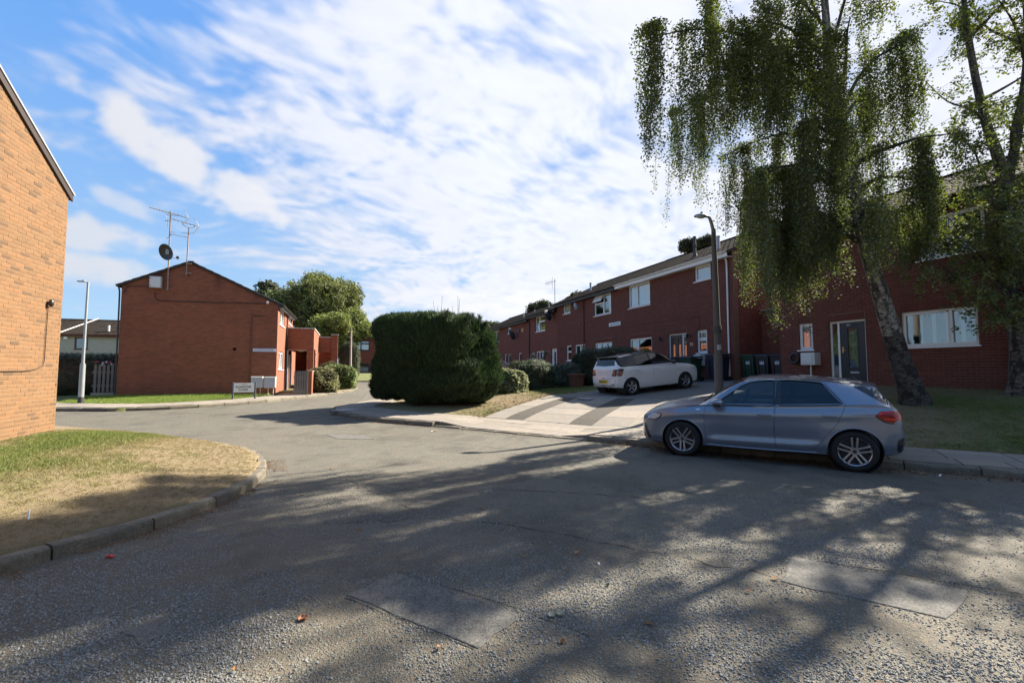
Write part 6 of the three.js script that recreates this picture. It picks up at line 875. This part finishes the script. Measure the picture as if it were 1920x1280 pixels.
{ // street name plate
  const z = -22.65, t = thing('street_sign', 'low street name sign reading GLEASTON CLOSE on two dark posts', 'street sign', [-4.18, H(-4.18, z), z], .06), y0 = .30, w = .42;
  part('post', rbx(-w - .03, -.1, -.03, -w + .03, .74, .03, .006), M([.09, .10, .125], .6), t); part('post', rbx(w - .03, -.1, -.03, w + .03, .74, .03, .006), M([.09, .10, .125], .6), t);
  part('plate', rbx(-w + .035, y0, .012, w - .035, y0 + .40, .03, .006), M([.62, .63, .58], .5), t); const ink = M([.03, .03, .03], .6);
  part('lettering', [text('GLEASTON', .085).translate(-.03, y0 + .235, .031), text('CLOSE', .085).translate(-.03, y0 + .115, .031)], ink, t); part('top_line', bx(-.08, y0 + .335, .031, .12, y0 + .36, .034), M([.28, .27, .25], .6), t);
}
for (const [x, l] of [[-3.95, 'grey service cabinet on thin legs, left of the pair beside the gable'], [-3.40, 'grey service cabinet on thin legs, right of the pair, its side lit by the sun']]) {
  const z = -24.25, t = thing('service_cabinet', l, 'cabinet', [x, H(x, z), z]); part('legs', [rod([-.08, -.05, 0], [-.08, .42, 0], .018), rod([.14, -.05, 0], [.14, .42, 0], .018)].slice(x < -3.6 ? 0 : 0), M([.5, .47, .4], .7), t); part('box', rbx(-.235, .40, -.14, .235, .90, .12, .012), M([.62, .63, .62], .5, { map: grain }), t); part('front_door', [rbx(-.21, .42, .12, .21, .85, .132, .004), ...[-.15, -.09, -.03, .03, .09, .15].map(u => bx(u - .004, .45, .131, u + .004, .82, .136))], M([.36, .38, .41], .55), t); part('hood', rbx(-.25, .885, -.15, .25, .92, .14, .01), M([.68, .68, .66], .5), t);
}
{ // aerials and dish on the gable
  const alu = M([.33, .31, .29], .5, { metalness: .5 }), rusty = M([.30, .22, .18], .8, { map: grain }), z = -24.9;
  const a = thing('tv_aerial', 'taller left aerial mast with long toothed boom on the gable', 'aerial', [-7.85, 5.2, z]);
  part('mast', rod([.02, 0, 0], [-.0, 3.72, 0], .032, .026), rusty, a); const boom = (p, q, n, len, ref) => { const A = V(...p), B = V(...q), g = [rod(p, q, .014, .014, 6)]; for (let i = 0; i < n; i++) { const c = A.clone().lerp(B, (i + .2) / n); g.push(rod([c.x, c.y, c.z - len], [c.x, c.y, c.z + len], .008, .008, 4), bx(c.x - .012, c.y - .03, c.z - .012, c.x + .012, c.y + .03, c.z + .012)); } if (ref) { const c = B; for (const s of [-1, 1]) for (let k = 0; k < 4; k++) g.push(rod([c.x + .06 - k * .05, c.y + s * (.04 + k * .09), c.z - .25], [c.x + .06 - k * .05, c.y + s * (.04 + k * .09), c.z + .25], .007, .007, 4)); g.push(rod([c.x + .08, c.y, c.z], [c.x - .14, c.y - .34, c.z], .009, .009, 4), rod([c.x + .08, c.y, c.z], [c.x - .06, c.y + .26, c.z], .007, .007, 4)); } return g; };
  part('boom', boom([-.78, 3.78, .1], [.62, 3.52, -.1], 12, .14, true), alu, a); part('cradle', tube([[-.28, 3.68, 0], [-.15, 3.56, 0], [.05, 3.54, 0], [.25, 3.54, 0], [.33, 3.6, 0]], .012, 16, 5), alu, a); part('side_elements', [rod([-.2, 3.25, 0], [.05, 3.27, 0], .014, .014, 5), rod([-.16, 2.98, 0], [-.17, 3.5, 0], .008, .008, 4), rod([-.1, 2.98, 0], [-.11, 3.46, 0], .008, .008, 4), rod([-.02, 2.76, 0], [.22, 2.74, 0], .011, .011, 4), rod([-.1, 2.4, .05], [.08, 2.62, 0], .01, .01, 4), rod([.0, 2.66, 0], [.70, 2.56, 0], .014, .014, 5)], alu, a); part('wall_bracket', [rbx(-.03, .05, -.1, .07, .1, .04, .005), rbx(-.03, .6, -.1, .07, .65, .04, .005)], rusty, a);
  const b = thing('tv_aerial', 'shorter right aerial mast near the roof ridge of the gable', 'aerial', [-7.13, 5.95, z]); part('mast', rod([0, 0, 0], [.02, 2.28, 0], .028, .024), rusty, b); part('boom', boom([-.72, 2.62, .1], [.33, 2.40, -.1], 7, .12, true), alu, b); part('cradle', tube([[-.28, 2.46, 0], [-.15, 2.34, 0], [.02, 2.27, 0], [.22, 2.3, 0], [.27, 2.4, 0]], .012, 16, 5), alu, b); part('dipole', rod([-.26, 2.0, 0], [.24, 2.02, 0], .012, .012, 5), alu, b); part('wall_bracket', [rbx(-.03, .1, -.1, .2, .15, .04, .005), rbx(-.03, .55, -.1, .2, .6, .04, .005)], rusty, b);
  const d = thing('satellite_dish', 'black satellite dish fixed to the left aerial mast above the roof', 'dish', [-7.83, 6.97, -24.72]); const pr = []; for (let i = 0; i <= 10; i++) pr.push(new THREE.Vector2(.37 * i / 10, .11 * i * i / 100)); for (let i = 10; i >= 0; i--) pr.push(new THREE.Vector2(.37 * i / 10, .11 * i * i / 100 - .012)); const dg = new THREE.LatheGeometry(pr, 36); dg.rotateX(-Math.PI / 2); dg.applyMatrix4(new THREE.Matrix4().makeRotationY(2.6).multiply(new THREE.Matrix4().makeRotationX(-.35))); part('reflector', dg, M([.025, .03, .035], .45), d); part('feed_arm', [rod([0, -.3, -.1], [.25, -.15, -.45], .014), rbx(.2, -.2, -.52, .3, -.08, -.4, .02)], blackPl, d); part('mount', [rbx(-.07, -.12, -.2, .07, .12, .06, .01)], M([.3, .32, .32], .6), d);
  const e = thing('equipment_box', 'pale grey equipment box fixed high on the shaded gable', 'box', [-8.28, 5.56, -24.98]); part('case', rbx(-.22, -.26, 0, .22, .26, .2, .015), M([.50, .51, .50], .55, { map: grain }), e); part('lid', rbx(-.20, -.24, .2, .20, .24, .21, .004), M([.55, .56, .55], .5), e); part('latch', [rbx(-.185, .15, .21, -.15, .19, .222, .004), rbx(-.185, -.19, .21, -.15, -.15, .222, .004)], blackPl, e);
  const f = thing('security_light', 'small white round security light at the right end of the gable', 'light', [-3.72, 4.86, -24.98]); part('housing', new THREE.SphereGeometry(.075, 14, 10).translate(0, 0, .07), M([.6, .58, .52], .4), f); part('bracket', rod([0, 0, 0], [0, 0, .06], .03), white, f);
  const p = thing('name_plaque', 'long white street name plaque on the shaded gable above the cabinets', 'sign', [-3.80, 2.53, -24.985]); part('board', rbx(-.5, -.075, 0, .5, .075, .022, .006), M([.55, .57, .64], .5), p); part('lettering', text('GLEASTON CLOSE', .07).translate(-.02, 0, .0225), M([.16, .19, .32], .6), p);
}
{ const p = thing('name_plaque', 'white street name plaque between the floors of the dish house', 'sign', [TX - .015, 4.28, -23.3], -Math.PI / 2); part('board', rbx(-.62, -.11, 0, .62, .11, .03, .006), M([.62, .64, .62], .5), p); part('lettering', text('GLEASTON CLOSE', .085).translate(0, 0, .031), M([.18, .22, .25], .6), p); part('bracket', [rbx(-.72, -.1, -.01, -.63, .12, .02, .01), rbx(.63, -.1, -.01, .72, .12, .02, .01)], blackPl, p); }
const wallDish = (label, y, z, r, m) => { const d = thing('satellite_dish', label, 'dish', [TX - .05, y, z]), pr = []; for (let i = 0; i <= 8; i++) pr.push(new THREE.Vector2(r * i / 8, r * .28 * i * i / 64)); for (let i = 8; i >= 0; i--) pr.push(new THREE.Vector2(r * i / 8, r * .28 * i * i / 64 - .012)); const g = new THREE.LatheGeometry(pr, 26); g.rotateX(-Math.PI / 2); g.applyMatrix4(new THREE.Matrix4().makeRotationY(.5).multiply(new THREE.Matrix4().makeRotationX(-.3))); g.translate(-.38, .05, .1); part('reflector', g, m, d); part('arm', [rod([0, -.05, 0], [-.3, -.02, .1], .02), rod([-.38, -.2, .1], [-.25, -.12, -.3], .012), rbx(-.3, -.16, -.36, -.2, -.08, -.26, .02)], M([.25, .25, .25], .6), d); };
wallDish('off white satellite dish between the upstairs windows of the plaque house', 5.82, -27.4, .25, M([.5, .5, .45], .7)); wallDish('black satellite dish under the lower eave of the terrace', 5.75, -31.9, .45, M([.03, .03, .032], .8)); wallDish('black satellite dish on the far terrace wall left of the grey downpipe', 4.75, -39.9, .42, M([.03, .03, .032], .8));
{ // far roof aerial
  const t = thing('tv_aerial', 'small aerial standing above the far terrace ridge', 'aerial', [18.3, 7.8, -38.6]), m = M([.2, .2, .2], .5); part('mast', rod([0, 0, 0], [0, 2.3, 0], .03), m, t); part('boom', [rod([-.3, 2.1, -1.5], [.05, 2.1, .1], .02, .02, 5), ...[0, 1, 2, 3, 4].map(i => rod([-.28 + i * .05, 1.85, -1.4 + i * .22], [-.28 + i * .05, 2.35, -1.4 + i * .22], .012, .012, 4)), rod([-.1, 1.4, -.3], [-.1, 2.5, -.3], .015, .015, 4)], m, t); }
// ---- wheelie bins
function bin(label, x, z, turn, body, lid, h = 1.06, num) {
  const t = thing('wheelie_bin', label, 'bin', [x, H(x, z) + .02, z], turn), w = .29, d = .34; const s = new THREE.BoxGeometry(2 * w, h * .86, 2 * d, 2, 4, 2); s.translate(0, h * .5, 0); const p = s.attributes.position; for (let i = 0; i < p.count; i++) { const k = mix(.80, 1, clamp((p.getY(i) - .07) / (h * .86), 0, 1)); p.setX(i, p.getX(i) * k); p.setZ(i, p.getZ(i) * k); } s.computeVertexNormals();
  part('body', [s, rbx(-w - .02, h * .86, -d - .02, w + .02, h * .93, d + .02, .015), ...[-.15, .15].map(u => bx(u - .012, .2, d * .86, u + .012, h * .8, d * .995))], body, t); const L = new RoundedBoxGeometry(2 * w + .06, .07, 2 * d + .08, 2, .03); L.applyMatrix4(TRS(0, h * .965, .01, .06, 0, 0)); part('lid', [L, rod([-w, h * .97, -d - .06], [w, h * .97, -d - .06], .018)], lid, t); for (const sg of [-1, 1]) { const c = new THREE.CylinderGeometry(.1, .1, .05, 18); c.rotateZ(Math.PI / 2); c.translate(sg * (w - .02), .1, -d + .02); part('wheel', c, blackPl, t); }
  if (num) { part('sticker', bx(-.09, h * .62, d * .935, .09, h * .76, d * .955), M([.62, .64, .66], .6), t); part('sticker_number', text(num, .1).translate(0, h * .69, d * .957), M([.12, .16, .24], .6), t); } return t;
}
const gB = M([.012, .04, .022], .55), kB = M([.018, .018, .02], .55), bB = M([.008, .012, .032], .5), slate = M([.03, .035, .045], .5);
bin('green wheelie bin with white number sticker by the lamp post', 13.9, -15.75, -Math.PI / 2 + .1, gB, slate, 1.08, '54'); bin('black wheelie bin beside the front of the white car', 14.35, -16.85, -Math.PI / 2, kB, kB, 1.08); bin('dark blue wheelie bin against the white downpipe', 14.5, -14.85, -Math.PI / 2, bB, bB, 1.12);
bin('green wheelie bin in the passage, leftmost of three', 15.5, -14.0, -Math.PI / 2, gB, gB, 1.06, '54'); bin('grey lidded bin in the passage, middle of three', 15.55, -13.38, -Math.PI / 2, kB, slate, 1.04, '54'); bin('black wheelie bin in the passage beside the dark gate', 15.6, -12.75, -Math.PI / 2, kB, kB, 1.04, '54');
// ---- gate, pier and picket fence
const oldWood = M([.20, .175, .15], .9, { map: grain, bumpMap: grainBump, bumpScale: .004 });
{ const t = thing('picket_gate', 'grey weathered picket gate standing open at the porch path', 'gate', [-2.15, H(-2.15, -24.6), -24.6], .25); for (let i = 0; i < 5; i++) { const s = new THREE.Shape(); s.moveTo(-.045, 0); s.lineTo(.045, 0); s.lineTo(.045, 1.12); s.lineTo(0, 1.17); s.lineTo(-.045, 1.12); const g = new THREE.ExtrudeGeometry(s, { depth: .02, bevelEnabled: false }); g.translate(-.22 + i * .11, .04, 0); part('picket', g, oldWood, t); } part('rail', bx(-.28, .25, -.03, .28, .33, 0), oldWood, t); part('rail', bx(-.28, .85, -.03, .28, .93, 0), oldWood, t); part('post', rbx(.28, -.1, -.05, .36, 1.25, .04, .01), oldWood, t); }
{ const t = thing('garden_wall', 'short dark red brick wall beside the picket gate', 'wall', [-1.75, H(-1.75, -24.8), -24.8]); part('brickwork', bx(-.14, -.2, -3.4, .12, 1.15, 0), brickMid, t); part('coping', bx(-.16, 1.15, -3.42, .14, 1.2, .02), M([.3, .2, .16], .9), t); }
{ const t = thing('picket_fence', 'grey picket fence in shade between the hedge and the gable', 'fence', [-10.18, H(-10.18, -25.5), -25.5]); for (let i = 0; i < 6; i++) { const s = new THREE.Shape(); s.moveTo(-.05, 0); s.lineTo(.05, 0); s.lineTo(.05, 1.2); s.lineTo(0, 1.26); s.lineTo(-.05, 1.2); const g = new THREE.ExtrudeGeometry(s, { depth: .02, bevelEnabled: false }); g.translate(-.38 + i * .155, .15, 0); part('picket', g, oldWood, t); } part('rail', bx(-.5, .4, -.04, .5, .48, 0), oldWood, t); part('rail', bx(-.5, 1.0, -.04, .5, 1.08, 0), oldWood, t); part('gravel_board', bx(-.5, -.05, -.02, .5, .13, .03), M([.36, .33, .28], .9, { map: grain }), t); }
{ const t = thing('flowers', 'small white and red flowers along the top of the shaded fence', 'flowers', [-10.18, H(-10.18, -25.5) + 1.36, -25.56]), r = rng(9); const mk = (n, m, name) => { const g = []; for (let i = 0; i < n; i++) g.push(new THREE.IcosahedronGeometry(.025 + r() * .03, 0).translate((r() - .5) * .95, r() * .16, (r() - .5) * .1)); stuff(part(name, g, m, t)); }; mk(10, M([.6, .5, .5], .7), 'white_blooms'); mk(12, M([.3, .04, .06], .7), 'red_blooms'); mk(26, M([.03, .05, .02], .8), 'leaves'); }
{ const t = thing('plant_pot', 'big brown pot under the grey green bush', 'pot', [9.6, H(9.6, -18.1), -18.1]); const pr = [[.3, 0], [.36, .5], [.42, .52], [.42, .6], [.37, .6], [.33, .3]].map(p => new THREE.Vector2(...p)); part('pot', new THREE.LatheGeometry(pr, 24), M([.12, .05, .03], .8), t); part('soil', new THREE.CircleGeometry(.36, 20).rotateX(-Math.PI / 2).translate(0, .55, 0), M([.03, .02, .015], 1), t); }
park(hatch('dark red car with dark windows half hidden behind the garden bushes', MP([.17, .008, .02], .3, { clearcoat: 1 }), MP([.17, .008, .02], .3, { clearcoat: 1 }), null), 7.9, -27.2, .12);
// ---- things lying about
{
  const r = rng(19), L = [], cols = [], c = new THREE.Color(), g = leaf(.055, .042, .008), add = (x, z, y) => { L.push(TRS(x, y + .004 + r() * .01, z, -1.57 + (r() - .5) * .7, r() * 6.28, (r() - .5) * .6, .5 + r() * .7)); const v = .6 + r() * .7; cols.push(c.setRGB(.20 * v, .10 * v, .04 * v).clone()); };
  for (let k = 0; k < 1500; k++) { const t = r(), a = [5.3, -8.75], b = [10.6, -2.2], o = -.02 - Math.pow(r(), 2) * .5; if (r() < fbm(t * 9, 3, 3) * 1.1) { const x = mix(a[0], b[0], t) - .78 * -o, z = mix(a[1], b[1], t) + .62 * -o; add(x, z, hroad(x, z)); } }
  for (let k = 0; k < 1100; k++) { const u = 3.9 + Math.pow(r(), 2) * 1.2, w = 1.4 + r() * 5.5, x = XO[0] + XU[0] * u + XW[0] * w, z = XO[1] + XU[1] * u + XW[1] * w; add(x, z, H(x, z) + .02); }
  for (let k = 0; k < 1600; k++) { const t = r(), w = 1.5 + Math.pow(r(), 1.6) * 3.2, x = mix(5.5, 11.5, t) + XW[0] * w, z = mix(-8.5, -1, t) + XW[1] * w; if (x < 14.8) add(x, z, H(x, z) + .03); }
  for (let k = 0; k < 70; k++) { const d = 1.8 + r() * 7, l = (r() - .5) * 2 * d, x = .341 * d + .94 * l, z = -.94 * d + .341 * l; if (inPoly(x, z, ROAD)) add(x, z, hroad(x, z)); }
  const o = thing('leaf_litter', 'scattered brown birch leaves along the kerb, verge and drive', 'leaves'); o.userData.kind = 'stuff'; mass('leaves', o, g, M([1, 1, 1], .85), L, cols);
}
const lay = (name, label, cat, x, z, geo, m, dy = .004) => { const t = thing(name, label, cat, [x, H(x, z) + dy, z]); part(name === 'fallen_leaf' ? 'blade' : 'body', geo, m, t); return t; };
const curl = (L, w, s) => { const g = new THREE.PlaneGeometry(w, L, 6, 6), p = g.attributes.position; for (let i = 0; i < p.count; i++) { const x = p.getX(i) / w * 2, y = p.getY(i) / L * 2, k = Math.sqrt(Math.max(0, 1 - y * y)) * (.8 + .2 * Math.sin(y * 9)); p.setXYZ(i, x * k * w / 2, y * L / 2, .012 * (x * x + .6 * y * y) + .006 * Math.sin(x * 5 + y * 7)); } g.rotateX(-Math.PI / 2); g.rotateY(s); g.computeVertexNormals(); return g; };
lay('fallen_leaf', 'curled orange brown leaf lying on the road near the smooth tarmac patch', 'leaf', -.23, -3.29, curl(.06, .08, .4), M([.26, .11, .05], .8)); lay('fallen_leaf', 'pale dry double leaf on the tarmac right of the large patch', 'leaf', 1.31, -2.78, [curl(.05, .06, 1.2).translate(-.03, 0, 0), curl(.05, .055, .3).translate(.03, 0, .005)], M([.40, .38, .26], .8)); lay('fallen_leaf', 'small orange leaf on the tarmac below the pale double leaf', 'leaf', 1.22, -2.5, curl(.03, .04, 2), M([.34, .16, .07], .8)); lay('fallen_leaf', 'tiny green leaf on the shaded tarmac', 'leaf', 1.85, -3.02, curl(.025, .035, 1), M([.03, .10, .07], .8));
lay('litter_scrap', 'crumpled red wrapper lying in the gutter by the left kerb', 'litter', -1.86, -4.9, jitterGeo(new THREE.IcosahedronGeometry(.022, 1).scale(1.5, .6, 1), .014, 5).translate(0, .01, 0), M([.42, .035, .025], .6)); lay('litter_scrap', 'white paper scrap on the road beyond the patch', 'litter', 1.98, -3.37, jitterGeo(new THREE.IcosahedronGeometry(.014, 0), .008, 6), M([.7, .7, .68], .7)); lay('litter_scrap', 'thin white paper strip on the road behind the grey car', 'litter', 8.45, -4.35, bx(-.09, 0, -.012, .09, .004, .012).applyMatrix4(TRS(0, 0, 0, 0, .4, 0)), M([.6, .6, .62], .7)); lay('litter_scrap', 'twisted pale ring of litter by the end of the raised kerb', 'litter', 2.1, -11.55, new THREE.TorusGeometry(.07, .012, 5, 14, 4.2).rotateX(-1.4), M([.4, .33, .25], .8));
{ const t = thing('plastic_stick', 'small white and blue plastic stick standing in the dry grass by the kerb', 'litter', [-2.73, H(-2.73, -5.54), -5.54]); part('stem', rod([0, 0, 0], [.004, .055, 0], .006), M([.55, .7, .8], .4), t); part('tip', rod([.004, .05, 0], [.006, .085, .002], .008, .005), M([.8, .82, .84], .4), t); }
for (const [x, z, a, l, s] of [[-.75, -18.6 + 2.2, .9, 'square iron cover in the pavement in the hedge shadow', .42], [7.9, -14.0, .6, 'pale square cover set in the drive behind the white car', .36]]) { const t = thing('access_cover', l, 'cover', [x + (x < 0 ? .75 : 0), 0, z], a); const gx = t.position.x; t.position.y = H(gx, z) + .026; part('frame', [bx(-s, -.03, -s * .7, s, .004, s * .7)], M([.14, .13, .12], .9), t); part('lid', bx(-s + .03, 0, -s * .7 + .03, s - .03, .008, s * .7 - .03), M([.34, .32, .29], .9, { map: grain }), t); }
renderer.render(scene, camera);
